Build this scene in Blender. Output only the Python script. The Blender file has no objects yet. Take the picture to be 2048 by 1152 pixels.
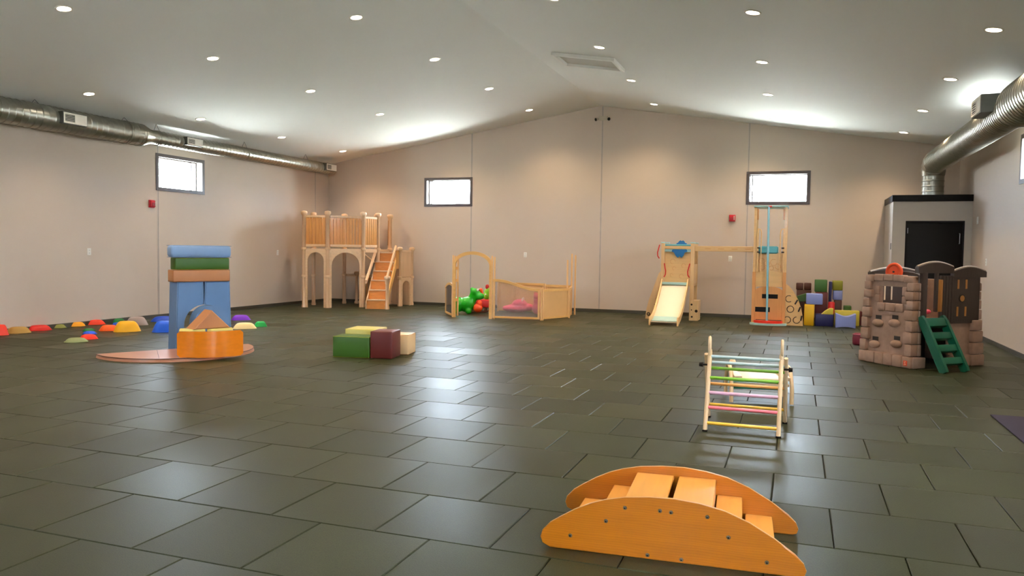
import bpy, bmesh, math, random
from mathutils import Vector, Matrix
random.seed(7)
S = bpy.context.scene
COL = S.collection
PI = math.pi

# ------------------------------------------------------------------ camera
FPX, YAW, PIT, ROL = 1572.93, 0.34682, 0.04873, 0.01415
CAM = Vector((2.842, -3.370, 1.397))
def ray(u, v):
    a = (u - 1024) / FPX; b = (v - 576) / FPX
    cr, sr = math.cos(ROL), math.sin(ROL)
    a, b = a * cr + b * sr, -a * sr + b * cr
    cp, sp, cy, sy = math.cos(PIT), math.sin(PIT), math.cos(YAW), math.sin(YAW)
    y1 = cp - b * sp; z1 = -sp - b * cp
    return Vector((a * cy - y1 * sy, a * sy + y1 * cy, z1))
def on_z(u, v, z=0.0):
    d = ray(u, v); return CAM + d * ((z - CAM.z) / d.z)
def on_y(u, v, y):
    d = ray(u, v); return CAM + d * ((y - CAM.y) / d.y)
def on_x(u, v, x):
    d = ray(u, v); return CAM + d * ((x - CAM.x) / d.x)
fw = ray(1024, 576).normalized()
rt = (ray(1025, 576) - ray(1024, 576)).normalized()
up = rt.cross(fw)
cd = bpy.data.cameras.new('camera'); cam = bpy.data.objects.new('camera', cd); COL.objects.link(cam)
cam.matrix_world = Matrix(((rt.x, up.x, -fw.x, CAM.x), (rt.y, up.y, -fw.y, CAM.y), (rt.z, up.z, -fw.z, CAM.z), (0, 0, 0, 1)))
cd.sensor_width = 36.0; cd.lens = FPX * 36.0 / 2048.0; cd.clip_start = 0.05; cd.clip_end = 200
S.camera = cam

# ------------------------------------------------------------------ world, exposure
W = bpy.data.worlds.new('overcast_sky'); S.world = W; W.use_nodes = True
bgn = W.node_tree.nodes['Background']
bgn.inputs[1].default_value = 74.0
_tc = W.node_tree.nodes.new('ShaderNodeTexCoord'); _sx = W.node_tree.nodes.new('ShaderNodeSeparateXYZ'); _rp = W.node_tree.nodes.new('ShaderNodeValToRGB')
W.node_tree.links.new(_tc.outputs['Generated'], _sx.inputs[0]); W.node_tree.links.new(_sx.outputs['Z'], _rp.inputs[0]); W.node_tree.links.new(_rp.outputs[0], bgn.inputs[0])
_rp.color_ramp.elements[0].position = 0.0; _rp.color_ramp.elements[0].color = (0.74, 0.79, 0.77, 1)      # sunlit ground outside
_rp.color_ramp.elements[1].position = 0.02; _rp.color_ramp.elements[1].color = (0.74, 0.86, 1.0, 1)       # bright hazy sky
S.view_settings.view_transform = 'Standard'; S.view_settings.look = 'None'
S.view_settings.gamma = 1.0; S.view_settings.use_curve_mapping = False
S.view_settings.exposure = 0.36
LAMP_W = 135.0
LAMP_COL = (1.0, 0.75, 0.49)

# ------------------------------------------------------------------ room numbers (metres)
XL, XR, YB, YF = -8.582, 5.793, 14.185, -4.94
XM, ZR, SL = -1.419, 4.672, 0.16064
def ceil_z(x): return ZR - SL * abs(x - XM)

# ------------------------------------------------------------------ materials
def lin(c):
    return tuple(((x / 255) / 12.92 if x / 255 <= 0.04045 else ((x / 255 + 0.055) / 1.055) ** 2.4) for x in c)
MATS = {}
def mat(name, rgb, rough=0.5, metal=0.0, vary=0.06, scale=6.0, bump=0.0, bscale=80.0, spec=0.5, coat=0.0, stretch=None):
    if name in MATS: return MATS[name]
    m = bpy.data.materials.new(name); m.use_nodes = True
    nt = m.node_tree; b = nt.nodes['Principled BSDF']
    c = lin(rgb)
    tc = nt.nodes.new('ShaderNodeTexCoord')
    mp = nt.nodes.new('ShaderNodeMapping'); mp.inputs['Scale'].default_value = stretch or (1, 1, 1)
    nt.links.new(tc.outputs['Object'], mp.inputs['Vector'])
    nz = nt.nodes.new('ShaderNodeTexNoise'); nz.inputs['Scale'].default_value = scale; nz.inputs['Detail'].default_value = 5
    nt.links.new(mp.outputs['Vector'], nz.inputs['Vector'])
    mx = nt.nodes.new('ShaderNodeMix'); mx.data_type = 'RGBA'
    mx.inputs['A'].default_value = (*[max(0, x * (1 - 2.2 * vary)) for x in c], 1)
    mx.inputs['B'].default_value = (*[min(1, x * (1 + 2.2 * vary)) for x in c], 1)
    nt.links.new(nz.outputs['Fac'], mx.inputs['Factor'])
    nt.links.new(mx.outputs['Result'], b.inputs['Base Color'])
    b.inputs['Roughness'].default_value = rough; b.inputs['Metallic'].default_value = metal
    b.inputs['Specular IOR Level'].default_value = spec
    b.inputs['Coat Weight'].default_value = coat; b.inputs['Coat Roughness'].default_value = 0.12
    if bump > 0:
        n2 = nt.nodes.new('ShaderNodeTexNoise'); n2.inputs['Scale'].default_value = bscale; n2.inputs['Detail'].default_value = 3
        nt.links.new(mp.outputs['Vector'], n2.inputs['Vector'])
        bp = nt.nodes.new('ShaderNodeBump'); bp.inputs['Strength'].default_value = bump; bp.inputs['Distance'].default_value = 0.01
        nt.links.new(n2.outputs['Fac'], bp.inputs['Height']); nt.links.new(bp.outputs['Normal'], b.inputs['Normal'])
    MATS[name] = m
    return m
def wood(name, rgb, axis='x', rough=0.42, vary=0.10, coat=0.15):
    st = {'x': (0.8, 9, 9), 'y': (9, 0.8, 9), 'z': (9, 9, 0.8)}[axis]
    return mat(name, rgb, rough, 0, vary, 3.0, 0.04, 8.0, 0.5, coat, st)
def emit(name, rgb, strength):
    m = bpy.data.materials.new(name); m.use_nodes = True
    b = m.node_tree.nodes['Principled BSDF']
    b.inputs['Base Color'].default_value = (0.9, 0.9, 0.9, 1)
    b.inputs['Emission Color'].default_value = (*rgb, 1); b.inputs['Emission Strength'].default_value = strength
    return m
def glassy(name, tint, rough, gloss=0.12, haze=0.0):
    """clear sheet: see-through with a glossy surface and, for milky sheets, some scatter"""
    m = bpy.data.materials.new(name); m.use_nodes = True; nt = m.node_tree
    nt.nodes.remove(nt.nodes['Principled BSDF'])
    out = nt.nodes['Material Output']
    tr = nt.nodes.new('ShaderNodeBsdfTransparent'); tr.inputs[0].default_value = (*tint, 1)
    gl = nt.nodes.new('ShaderNodeBsdfGlossy'); gl.inputs['Roughness'].default_value = rough
    df = nt.nodes.new('ShaderNodeBsdfDiffuse'); df.inputs[0].default_value = (0.85, 0.82, 0.78, 1)
    fr = nt.nodes.new('ShaderNodeLayerWeight'); fr.inputs[0].default_value = gloss
    m0 = nt.nodes.new('ShaderNodeMixShader'); m0.inputs[0].default_value = haze
    nt.links.new(tr.outputs[0], m0.inputs[1]); nt.links.new(df.outputs[0], m0.inputs[2])
    m1 = nt.nodes.new('ShaderNodeMixShader')
    nt.links.new(fr.outputs[0], m1.inputs[0]); nt.links.new(m0.outputs[0], m1.inputs[1]); nt.links.new(gl.outputs[0], m1.inputs[2])
    nt.links.new(m1.outputs[0], out.inputs[0])
    return m

M_wall = mat('wall_paint', (206, 189, 173), 0.62, vary=0.015, scale=1.5, bump=0.03, bscale=220)
M_ceil = mat('ceiling_paint', (246, 247, 243), 0.8, vary=0.01, scale=1.0)
M_base = mat('baseboard_rubber', (66, 62, 50), 0.55)
M_joint = mat('panel_joint', (196, 184, 173), 0.6)
M_jointd = mat('panel_joint_shadow_gap', (140, 130, 120), 0.7)
M_bronze = mat('window_bronze', (74, 62, 60), 0.4, vary=0.03)
M_reveal = mat('window_reveal_white', (232, 230, 224), 0.5, vary=0.01)
M_glass = glassy('window_glass', (0.97, 0.98, 0.98), 0.02, 0.08)
M_white = mat('white_plastic', (235, 232, 224), 0.4, vary=0.01)
M_red = mat('alarm_red', (190, 20, 34), 0.35, vary=0.03)
M_galv = mat('galvanised_steel', (176, 176, 168), 0.33, 1.0, 0.10, 9.0)
M_galvd = mat('galvanised_dull', (120, 122, 118), 0.45, 1.0, 0.08, 9.0)
M_black = mat('black_paint', (13, 9, 10), 0.5, vary=0.05, spec=0.2)
M_steel = mat('bolt_steel', (150, 150, 150), 0.3, 1.0)
M_darkbolt = mat('dark_bolt', (52, 40, 34), 0.4, 0.6)

def tile_mat(name, attr):
    m = bpy.data.materials.new(name); m.use_nodes = True; nt = m.node_tree; b = nt.nodes['Principled BSDF']
    if attr:
        rn = nt.nodes.new('ShaderNodeAttribute'); rn.attribute_name = 'tile_random'; rnd = rn.outputs['Fac']
    else:
        rn = nt.nodes.new('ShaderNodeObjectInfo'); rnd = rn.outputs['Random']
    geo = nt.nodes.new('ShaderNodeNewGeometry')
    n1 = nt.nodes.new('ShaderNodeTexNoise'); n1.inputs['Scale'].default_value = 170; n1.inputs['Detail'].default_value = 2
    nt.links.new(geo.outputs['Position'], n1.inputs['Vector'])
    n2 = nt.nodes.new('ShaderNodeTexNoise'); n2.inputs['Scale'].default_value = 1.3; n2.inputs['Detail'].default_value = 3
    nt.links.new(geo.outputs['Position'], n2.inputs['Vector'])
    cr = nt.nodes.new('ShaderNodeValToRGB')
    cr.color_ramp.elements[0].color = (*lin((33, 37, 20)), 1); cr.color_ramp.elements[0].position = 0.3
    cr.color_ramp.elements[1].color = (*lin((51, 57, 33)), 1); cr.color_ramp.elements[1].position = 0.7
    nt.links.new(n1.outputs['Fac'], cr.inputs[0])
    mr = nt.nodes.new('ShaderNodeMapRange'); mr.inputs['To Min'].default_value = 0.86; mr.inputs['To Max'].default_value = 1.14
    nt.links.new(rnd, mr.inputs['Value'])
    mr2 = nt.nodes.new('ShaderNodeMapRange'); mr2.inputs['From Min'].default_value = 0.3; mr2.inputs['From Max'].default_value = 0.7
    mr2.inputs['To Min'].default_value = 0.88; mr2.inputs['To Max'].default_value = 1.12
    nt.links.new(n2.outputs['Fac'], mr2.inputs['Value'])
    ml = nt.nodes.new('ShaderNodeMath'); ml.operation = 'MULTIPLY'
    nt.links.new(mr.outputs[0], ml.inputs[0]); nt.links.new(mr2.outputs[0], ml.inputs[1])
    vm = nt.nodes.new('ShaderNodeVectorMath'); vm.operation = 'SCALE'
    nt.links.new(cr.outputs[0], vm.inputs[0]); nt.links.new(ml.outputs[0], vm.inputs['Scale'])
    nt.links.new(vm.outputs[0], b.inputs['Base Color'])
    wn = nt.nodes.new('ShaderNodeTexWhiteNoise'); wn.noise_dimensions = '1D'
    nt.links.new(rnd, wn.inputs['W'])
    mr3 = nt.nodes.new('ShaderNodeMapRange'); mr3.inputs['To Min'].default_value = 0.36; mr3.inputs['To Max'].default_value = 0.50
    nt.links.new(wn.outputs['Value'], mr3.inputs['Value']); nt.links.new(mr3.outputs[0], b.inputs['Roughness'])
    b.inputs['Specular IOR Level'].default_value = 0.25
    bp = nt.nodes.new('ShaderNodeBump'); bp.inputs['Strength'].default_value = 0.16; bp.inputs['Distance'].default_value = 0.004
    nt.links.new(n1.outputs['Fac'], bp.inputs['Height']); nt.links.new(bp.outputs['Normal'], b.inputs['Normal'])
    return m
M_tile = tile_mat('rubber_tile', False)
M_tilef = tile_mat('rubber_tile_field', True)
M_sub = mat('rubber_joint_dark', (26, 26, 20), 0.9)

# ------------------------------------------------------------------ mesh helpers
def bx(bm, x0, x1, y0, y1, z0, z1, bev=0.0, seg=2, M=None):
    r = bmesh.ops.create_cube(bm, size=1.0)
    vs = r['verts']
    for v in vs:
        v.co = Vector((x0 + (v.co.x + .5) * (x1 - x0), y0 + (v.co.y + .5) * (y1 - y0), z0 + (v.co.z + .5) * (z1 - z0)))
    if bev > 0:
        es = list({e for v in vs for e in v.link_edges})
        r = bmesh.ops.bevel(bm, geom=es, offset=bev, segments=seg, affect='EDGES', profile=0.5)
        vs = list({v for f in r['faces'] for v in f.verts})
    if M is not None:
        bmesh.ops.transform(bm, matrix=M, verts=vs)
    return vs
def frame_at(o, d):
    d = d.normalized(); a = Vector((0, 0, 1)) if abs(d.z) < 0.9 else Vector((1, 0, 0))
    s = d.cross(a).normalized(); t = s.cross(d)
    return s, t
def tube(bm, pts, r, n=10, closed=False, caps=True, radii=None):
    pts = [Vector(p) for p in pts]; N = len(pts); rings = []; ps = None
    for i, p in enumerate(pts):
        if closed: d = pts[(i + 1) % N] - pts[i - 1]
        else: d = pts[min(i + 1, N - 1)] - pts[max(i - 1, 0)]
        d.normalize()
        if ps is None: s, t = frame_at(p, d)
        else:
            s = (ps - d * ps.dot(d)).normalized(); t = s.cross(d)
        ps = s; rr = radii[i] if radii else r
        rings.append([bm.verts.new(p + (s * math.cos(2 * PI * k / n) + t * math.sin(2 * PI * k / n)) * rr) for k in range(n)])
    for i in range(N if closed else N - 1):
        a, b = rings[i], rings[(i + 1) % N]
        for k in range(n):
            try: bm.faces.new((a[k], a[(k + 1) % n], b[(k + 1) % n], b[k]))
            except ValueError: pass
    if caps and not closed:
        bm.faces.new(list(reversed(rings[0]))); bm.faces.new(rings[-1])
    return [v for rg in rings for v in rg]
def cyl(bm, p0, p1, r0, r1=None, n=16):
    return tube(bm, [p0, p1], r0, n, radii=[r0, r0 if r1 is None else r1])
def lathe(bm, prof, n=24, M=None):
    rings = []
    for r, z in prof:
        rings.append([bm.verts.new((r * math.cos(2 * PI * k / n), r * math.sin(2 * PI * k / n), z)) for k in range(n)])
    for a, b in zip(rings, rings[1:]):
        for k in range(n): bm.faces.new((a[k], a[(k + 1) % n], b[(k + 1) % n], b[k]))
    if prof[0][0] > 1e-6: bm.faces.new(list(reversed(rings[0])))
    if prof[-1][0] > 1e-6: bm.faces.new(rings[-1])
    vs = [v for rg in rings for v in rg]
    if M is not None: bmesh.ops.transform(bm, matrix=M, verts=vs)
    return vs
def prism(bm, poly, t0, t1, M=None, bev=0.0):
    """poly in (x, z); extruded from y=t0 to y=t1"""
    a = [bm.verts.new((x, t0, z)) for x, z in poly]; b = [bm.verts.new((x, t1, z)) for x, z in poly]
    n = len(poly); fs = [bm.faces.new(a), bm.faces.new(list(reversed(b)))]
    for k in range(n): fs.append(bm.faces.new((a[k], b[k], b[(k + 1) % n], a[(k + 1) % n])))
    vs = a + b
    if bev > 0:
        es = list(fs[0].edges) + list(fs[1].edges)
        r = bmesh.ops.bevel(bm, geom=es, offset=bev, segments=1, affect='EDGES')
        vs = list({v for f in bm.faces if f.is_valid for v in f.verts}) if M is not None and False else None
    if M is not None:
        vv = vs if vs is not None else [v for v in bm.verts if v.is_valid]
        bmesh.ops.transform(bm, matrix=M, verts=vv)
    return vs
def ell(bm, c, r, M=None, u=20, v=12):
    q = bmesh.ops.create_uvsphere(bm, u_segments=u, v_segments=v, radius=1.0)['verts']
    for w in q: w.co = Vector((c[0] + w.co.x * r[0], c[1] + w.co.y * r[1], c[2] + w.co.z * r[2]))
    if M is not None: bmesh.ops.transform(bm, matrix=M, verts=q)
    return q
def obj(name, bm, m, parent=None, smooth=True, angle=38):
    me = bpy.data.meshes.new(name)
    bmesh.ops.recalc_face_normals(bm, faces=bm.faces)
    bm.to_mesh(me); bm.free()
    if m is not None: me.materials.append(m)
    if smooth:
        for p in me.polygons: p.use_smooth = True
        me.set_sharp_from_angle(angle=math.radians(angle))
    o = bpy.data.objects.new(name, me); COL.objects.link(o)
    if parent is not None: o.parent = parent
    return o
def NB(): return bmesh.new()
def tag(o, label, cat=None, group=None):
    o['label'] = label
    if cat: o['category'] = cat
    if group: o['group'] = group
    return o
def thing(name, label, cat, loc=(0, 0, 0), rz=0.0, group=None):
    o = bpy.data.objects.new(name, None); COL.objects.link(o)
    o.location = loc; o.rotation_euler = (0, 0, rz); o.empty_display_size = 0.1
    return tag(o, label, cat, group)
def struct(o, label=None):
    o['kind'] = 'structure'
    if label: o['label'] = label
    return o
def sbox(name, m, parent, *a, bev=0.0, seg=2, M=None, label=None):
    b = NB(); bx(b, *a, bev=bev, seg=seg, M=M); o = obj(name, b, m, parent)
    if label: o['label'] = label
    return o
def arc(cx, cz, rx, rz, a0, a1, n):
    return [(cx + rx * math.cos(math.radians(a0 + (a1 - a0) * k / n)), cz + rz * math.sin(math.radians(a0 + (a1 - a0) * k / n))) for k in range(n + 1)]
def loc_of(p, root_loc, rz):
    d = Vector(p) - Vector(root_loc); c, s = math.cos(-rz), math.sin(-rz)
    return Vector((d.x * c - d.y * s, d.x * s + d.y * c, d.z))

# ================================================================== STRUCTURE
# ---- floor: slab + rubber tiles
b = NB(); bx(b, XL - .25, XR + .25, YF - .25, YB + .25, -0.15, -0.022); floor = struct(obj('floor', b, M_sub), 'dark green square rubber tile floor')
TX, TY, GAP = 0.61, 0.61719, 0.005
def tile_bm(w, d):
    b = NB(); c = 0.004; h = -0.022
    lo = [(0, 0, h), (w, 0, h), (w, d, h), (0, d, h)]
    md = [(0, 0, -c), (w, 0, -c), (w, d, -c), (0, d, -c)]
    tp = [(c, c, 0), (w - c, c, 0), (w - c, d - c, 0), (c, d - c, 0)]
    L, Mi, T = [[b.verts.new(q) for q in s] for s in (lo, md, tp)]
    for k in range(4):
        j = (k + 1) % 4
        b.faces.new((L[k], L[j], Mi[j], Mi[k])); b.faces.new((Mi[k], Mi[j], T[j], T[k]))
    b.faces.new(T)
    return b
def proj(p):
    d = Vector(p) - CAM; z = d.dot(fw)
    if z < 0.2: return None
    return (1024 + FPX * d.dot(rt) / z, 576 - FPX * d.dot(up) / z)
tiles = []
for j in range(-8, 23):
    off = 0.0 if j % 2 else 0.305
    for i in range(-15, 10):
        x0 = max(XL, i * TX + off); x1 = min(XR, (i + 1) * TX + off)
        if x1 - x0 < 0.03: continue
        y0, y1 = j * TY, min((j + 1) * TY, YB)
        q = [proj(p) for p in ((x0, y0, 0), (x1, y0, 0), (x1, y1, 0), (x0, y1, 0))]
        area = 0.0
        if all(q):
            cl = [(min(max(u, 0), 2048), min(max(v, 0), 1152)) for u, v in q]
            area = abs(sum(cl[k][0] * cl[(k + 1) % 4][1] - cl[(k + 1) % 4][0] * cl[k][1] for k in range(4))) / 2
        tiles.append((area, x0, x1, y0, y1))
tiles.sort(reverse=True)
full = None; fieldv = []; fieldf = []; fr = []
for k, (a, x0, x1, y0, y1) in enumerate(tiles):
    w, d = x1 - x0 - GAP, y1 - y0 - GAP
    if k < 300:
        isfull = abs(x1 - x0 - TX) < 1e-4 and abs(y1 - y0 - TY) < 1e-4
        if isfull and full is not None:
            o = bpy.data.objects.new('floor_tile', full); COL.objects.link(o); o.parent = floor
        else:
            o = obj('floor_tile', tile_bm(w, d), M_tile, floor, smooth=False)
            if isfull: full = o.data
        o.location = (x0 + GAP / 2, y0 + GAP / 2, random.uniform(-0.0012, 0.0008))
    else:
        tb = tile_bm(w, d); base = len(fieldv); tb.verts.ensure_lookup_table(); tb.verts.index_update()
        fieldv += [(v.co.x + x0 + GAP / 2, v.co.y + y0 + GAP / 2, v.co.z) for v in tb.verts]
        rv = random.random()
        for f in tb.faces: fieldf.append([base + v.index for v in f.verts]); fr.append(rv)
        tb.free()
me = bpy.data.meshes.new('tile_field'); me.from_pydata(fieldv, [], fieldf); me.materials.append(M_tilef)
at = me.attributes.new('tile_random', 'FLOAT', 'FACE'); at.data.foreach_set('value', fr)
o = bpy.data.objects.new('tile_field', me); COL.objects.link(o); o.parent = floor; o['kind'] = 'stuff'; o['label'] = 'smaller and more distant rubber floor tiles'

# ---- walls with real openings
WT = 0.22
def wall_cells(b, s0, s1, z1, holes, put):
    ss = sorted({s0, s1, *[h[0] for h in holes], *[h[1] for h in holes]})
    zs = sorted({-0.15, z1, *[h[2] for h in holes], *[h[3] for h in holes]})
    for i in range(len(ss) - 1):
        for k in range(len(zs) - 1):
            cs, cz = (ss[i] + ss[i + 1]) / 2, (zs[k] + zs[k + 1]) / 2
            if any(h[0] < cs < h[1] and h[2] < cz < h[3] for h in holes): continue
            put(b, ss[i], ss[i + 1], zs[k], zs[k + 1])
WZ0, WZ1 = 2.455, 3.095
HB = [(-5.80, -4.58, WZ0, WZ1), (1.81, 3.03, WZ0, WZ1)]
HS = [(8.40, 9.63, WZ0, WZ1), (2.0, 3.23, WZ0, WZ1)]
HSR = HS + [(-4.3, -3.2, 0.10, 2.20)]  # low opening added behind the camera so daylight reaches the ceiling
HSL = [HS[0]]
HF = [(-5.80, -4.58, WZ0, WZ1), (1.81, 3.03, WZ0, WZ1)]
EZ = ceil_z(XL)
def end_wall(name, yin, sgn, holes):
    b = NB(); y0, y1 = sorted((yin, yin + sgn * WT))
    wall_cells(b, XL - WT, XR + WT, EZ - 0.05, holes, lambda b, s0, s1, z0, z1: bx(b, s0, s1, y0, y1, z0, z1))
    prism(b, [(XL - WT, EZ - 0.05), (XR + WT, EZ - 0.05), (XR + WT, ceil_z(XR) + .05), (XM, ZR + .05), (XL - WT, EZ + .05)], y0, y1)
    bmesh.ops.remove_doubles(b, verts=b.verts, dist=1e-4)
    return struct(obj(name, b, M_wall, smooth=False))
wall_back = end_wall('wall_back', YB, 1, HB)
wall_front = end_wall('wall_front', YF, -1, HF)
def side_wall(name, xin, sgn, holes):
    b = NB(); x0, x1 = sorted((xin, xin + sgn * WT))
    wall_cells(b, YF, YB, EZ + 0.05, holes, lambda b, s0, s1, z0, z1: bx(b, x0, x1, s0, s1, z0, z1))
    bmesh.ops.remove_doubles(b, verts=b.verts, dist=1e-4)
    return struct(obj(name, b, M_wall, smooth=False))
wall_left = side_wall('wall_left', XL, -1, HSL)
wall_right = side_wall('wall_right', XR, 1, HSR)
wall_back['label'] = 'beige gable end wall behind the play equipment'
wall_left['label'] = 'long beige wall under the left duct'
wall_right['label'] = 'long beige wall beside the corner closet'
wall_front['label'] = 'beige end wall behind the camera'
# ---- ceiling
b = NB()
prism(b, [(XL - WT, ceil_z(XL - WT)), (XM, ZR), (XR + WT, ceil_z(XR + WT)), (XR + WT, ceil_z(XR + WT) + .2), (XM, ZR + .2), (XL - WT, ceil_z(XL - WT) + .2)], YF - WT, YB + WT)
ceiling = struct(obj('ceiling', b, M_ceil, smooth=False), 'white pitched ceiling with central ridge')
# ---- baseboards
for nm, a in (('baseboard_back', (XL, XR, YB - .012, YB, 0, .07)), ('baseboard_left', (XL, XL + .012, YF, YB - .012, 0, .07)),
              ('baseboard_right', (XR - .012, XR, YF, YB - .012, 0, .07))):
    struct(sbox(nm, M_base, None, *a, bev=.003, seg=1), 'dark rubber baseboard along the wall foot')
# ---- wall panel joint strips
def joint(n, wall, s, z0, z1):
    b = NB(); g = NB()
    if wall == 'b':
        bx(b, s - .022, s + .022, YB - .004, YB + .001, z0, z1); bx(g, s - .004, s + .004, YB - .006, YB, z0, z1)
    else:
        bx(b, XL - .001, XL + .004, s - .022, s + .022, z0, z1); bx(g, XL, XL + .006, s - .004, s + .004, z0, z1)
    o = struct(obj('trim_%d' % n, b, M_joint, smooth=False), 'thin vertical joint strip between wall panels')
    obj('groove', g, M_jointd, o, smooth=False)
joint(1, 'b', -4.575, .07, WZ0 - .02); joint(2, 'b', -4.575, WZ1 + .02, ceil_z(-4.575) - .002)
joint(3, 'b', -1.38, .07, ceil_z(-1.38) - .01); joint(4, 'b', 1.815, .07, WZ0 - .02); joint(5, 'b', 1.815, WZ1 + .02, ceil_z(1.815) - .004)
joint(6, 'l', 8.42, .07, WZ0 - .02); joint(7, 'l', 8.42, WZ1 + .02, 3.5); joint(8, 'l', 13.6, .07, 3.45)
# ---- windows
def window(n, wall, s0, s1, z0, z1, label, casing=True):
    """s along the wall; built in a local frame: x along wall, y into the wall (outward), z up"""
    if wall == 'b': M = Matrix.Translation((0, YB, 0)); flip = 1
    elif wall == 'f': M = Matrix.Translation((0, YF, 0)) @ Matrix.Scale(-1, 4, (0, 1, 0))
    elif wall == 'l': M = Matrix(((0, -1, 0, XL), (1, 0, 0, 0), (0, 0, 1, 0), (0, 0, 0, 1)))
    else: M = Matrix(((0, 1, 0, XR), (1, 0, 0, 0), (0, 0, 1, 0), (0, 0, 0, 1)))
    def ringbox(b, a0, a1, c0, c1, w, y0, y1):
        bx(b, a0, a1, y0, y1, c0, c0 + w); bx(b, a0, a1, y0, y1, c1 - w, c1)
        bx(b, a0, a0 + w, y0, y1, c0 + w, c1 - w); bx(b, a1 - w, a1, y0, y1, c0 + w, c1 - w)
    b = NB(); ringbox(b, s0 - .03, s1 + .03, z0 - .03, z1 + .03, .065, -.014, .004); bmesh.ops.transform(b, matrix=M, verts=b.verts)
    o = struct(obj('window_%d' % n, b, M_bronze, smooth=False), label)
    b = NB(); ringbox(b, s0 - .001, s1 + .001, z0 - .001, z1 + .001, .02, .004, .15); bmesh.ops.transform(b, matrix=M, verts=b.verts)
    obj('reveal', b, M_reveal, o, smooth=False)
    b = NB(); ringbox(b, s0, s1, z0, z1, .045, .15, .20); bmesh.ops.transform(b, matrix=M, verts=b.verts)
    obj('sash_frame', b, M_bronze, o, smooth=False)
    mid = s0 + .09 if wall in 'b' else (s1 - .17 if wall == 'l' else (s0 + s1) / 2)
    b = NB(); bx(b, mid - .012, mid + .012, .14, .195, z0 + .02, z1 - .02); bmesh.ops.transform(b, matrix=M, verts=b.verts)
    obj('meeting_rail', b, M_bronze, o, smooth=False)
    b = NB(); bx(b, s0 + .04, s1 - .04, .172, .176, z0 + .04, z1 - .04); bmesh.ops.transform(b, matrix=M, verts=b.verts)
    obj('pane', b, M_glass, o, smooth=False)
window(1, 'b', *HB[0], 'small bronze framed window in the back wall above the play gate')
window(2, 'b', *HB[1], 'small bronze framed window in the back wall above the climbing tower')
window(3, 'l', *HS[0], 'small bronze framed window in the left wall below the duct')
window(4, 'r', *HS[0], 'small bronze framed window cut off at the right edge')
window(5, 'r', *HS[1], 'bronze framed window in the near right wall outside the view')
window(6, 'r', *HSR[2], 'added glazed opening in the unseen right wall to let daylight in')
window(7, 'f', *HF[0], 'small bronze framed window in the end wall behind the camera, left')
window(8, 'f', *HF[1], 'small bronze framed window in the end wall behind the camera, right')

# ================================================================== CEILING FIXTURES
M_lens = emit('lamp_lens', (1.0, 0.86, 0.66), 30.0)
RX = [-7.469, -5.12, -2.766, -0.038, 2.298, 4.651]
RN = ['ceiling row beside the left duct', 'middle row of the left ceiling slope', 'left slope row next to the ridge',
      'right slope row next to the ridge', 'middle row of the right ceiling slope', 'ceiling row beside the right duct']
RY = [13.09, 10.71, 8.31, 5.90, 3.46, 1.03]
ON = ['nearest the back wall'] + [w + ' from the back wall' for w in ('second', 'third', 'fourth', 'fifth', 'sixth')]
lb = NB(); lathe(lb, [(0.0, 0.003), (.068, .003), (.072, .0), (.072, -.004), (.0, -.010)], 20)
lens_me = None
for i, x in enumerate(RX):
    sg = -1 if x < XM else 1
    for k, y in enumerate(RY):
        z = ceil_z(x)
        lab = 'recessed light in the %s, %s' % (RN[i], ON[k])
        t = thing('recessed_light', lab, 'ceiling light', (x, y, z), 0, 'recessed lights in the pitched ceiling')
        t.rotation_euler = (0, math.atan(SL) * sg, 0)
        if lens_me is None:
            b = NB(); lathe(b, [(.072, .0), (.072, -.006), (.078, -.009), (.094, -.007), (.097, -.002), (.097, .001)], 24)
            ring = obj('trim_ring', b, M_white, t); ring_me = ring.data
            ln = obj('lens', lb, M_lens, t); lens_me = ln.data
        else:
            for nm, md in (('trim_ring', ring_me), ('lens', lens_me)):
                o = bpy.data.objects.new(nm, md); COL.objects.link(o); o.parent = t
        ld = bpy.data.lights.new('downlight', 'SPOT'); ld.energy = LAMP_W; ld.color = LAMP_COL
        ld.spot_size = math.radians(125); ld.spot_blend = 1.0; ld.shadow_soft_size = 0.06
        lo = bpy.data.objects.new('downlight', ld); COL.objects.link(lo); lo.parent = t; lo.location = (0, 0, -.03)
# access hatch in the right slope
hz = math.atan(SL)
t = thing('ceiling_hatch', 'white rectangular access hatch frame in the right ceiling slope', 'hatch', (-.475, 9.37, ceil_z(-.475)))
t.rotation_euler = (0, hz, 0)
b = NB()
bx(b, -.53, .53, -.41, -.35, -.055, .0, .006, 1); bx(b, -.53, .53, .35, .41, -.055, .0, .006, 1)
bx(b, -.53, -.47, -.35, .35, -.055, .0, .006, 1); bx(b, .47, .53, -.35, .35, -.055, .0, .006, 1)
obj('frame', b, mat('hatch_white', (252, 251, 246), .5, vary=.005), t, smooth=False)
sbox('panel', mat('hatch_panel', (214, 210, 200), .7, vary=.01), t, -.47, .47, -.35, .35, -.008, 0)
# emergency light under the ridge
p = on_y(1207, 237, YB)
t = thing('emergency_light', 'small beige twin head emergency light high on the back wall', 'emergency light', (p.x, YB, p.z))
M_beige = mat('beige_plastic', (198, 186, 166), .5)
sbox('housing', M_beige, t, -.10, .10, -.06, 0, -.045, .045, bev=.012)
for s in (-1, 1):
    b = NB(); cyl(b, (s * .11, -.05, -.01), (s * .15, -.11, -.035), .022, .042, 14); h = obj('lamp_head', b, M_beige, t)
    b = NB(); cyl(b, (s * .15, -.11, -.035), (s * .152, -.113, -.036), .036, .036, 14); obj('lens', b, M_black, h)

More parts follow.
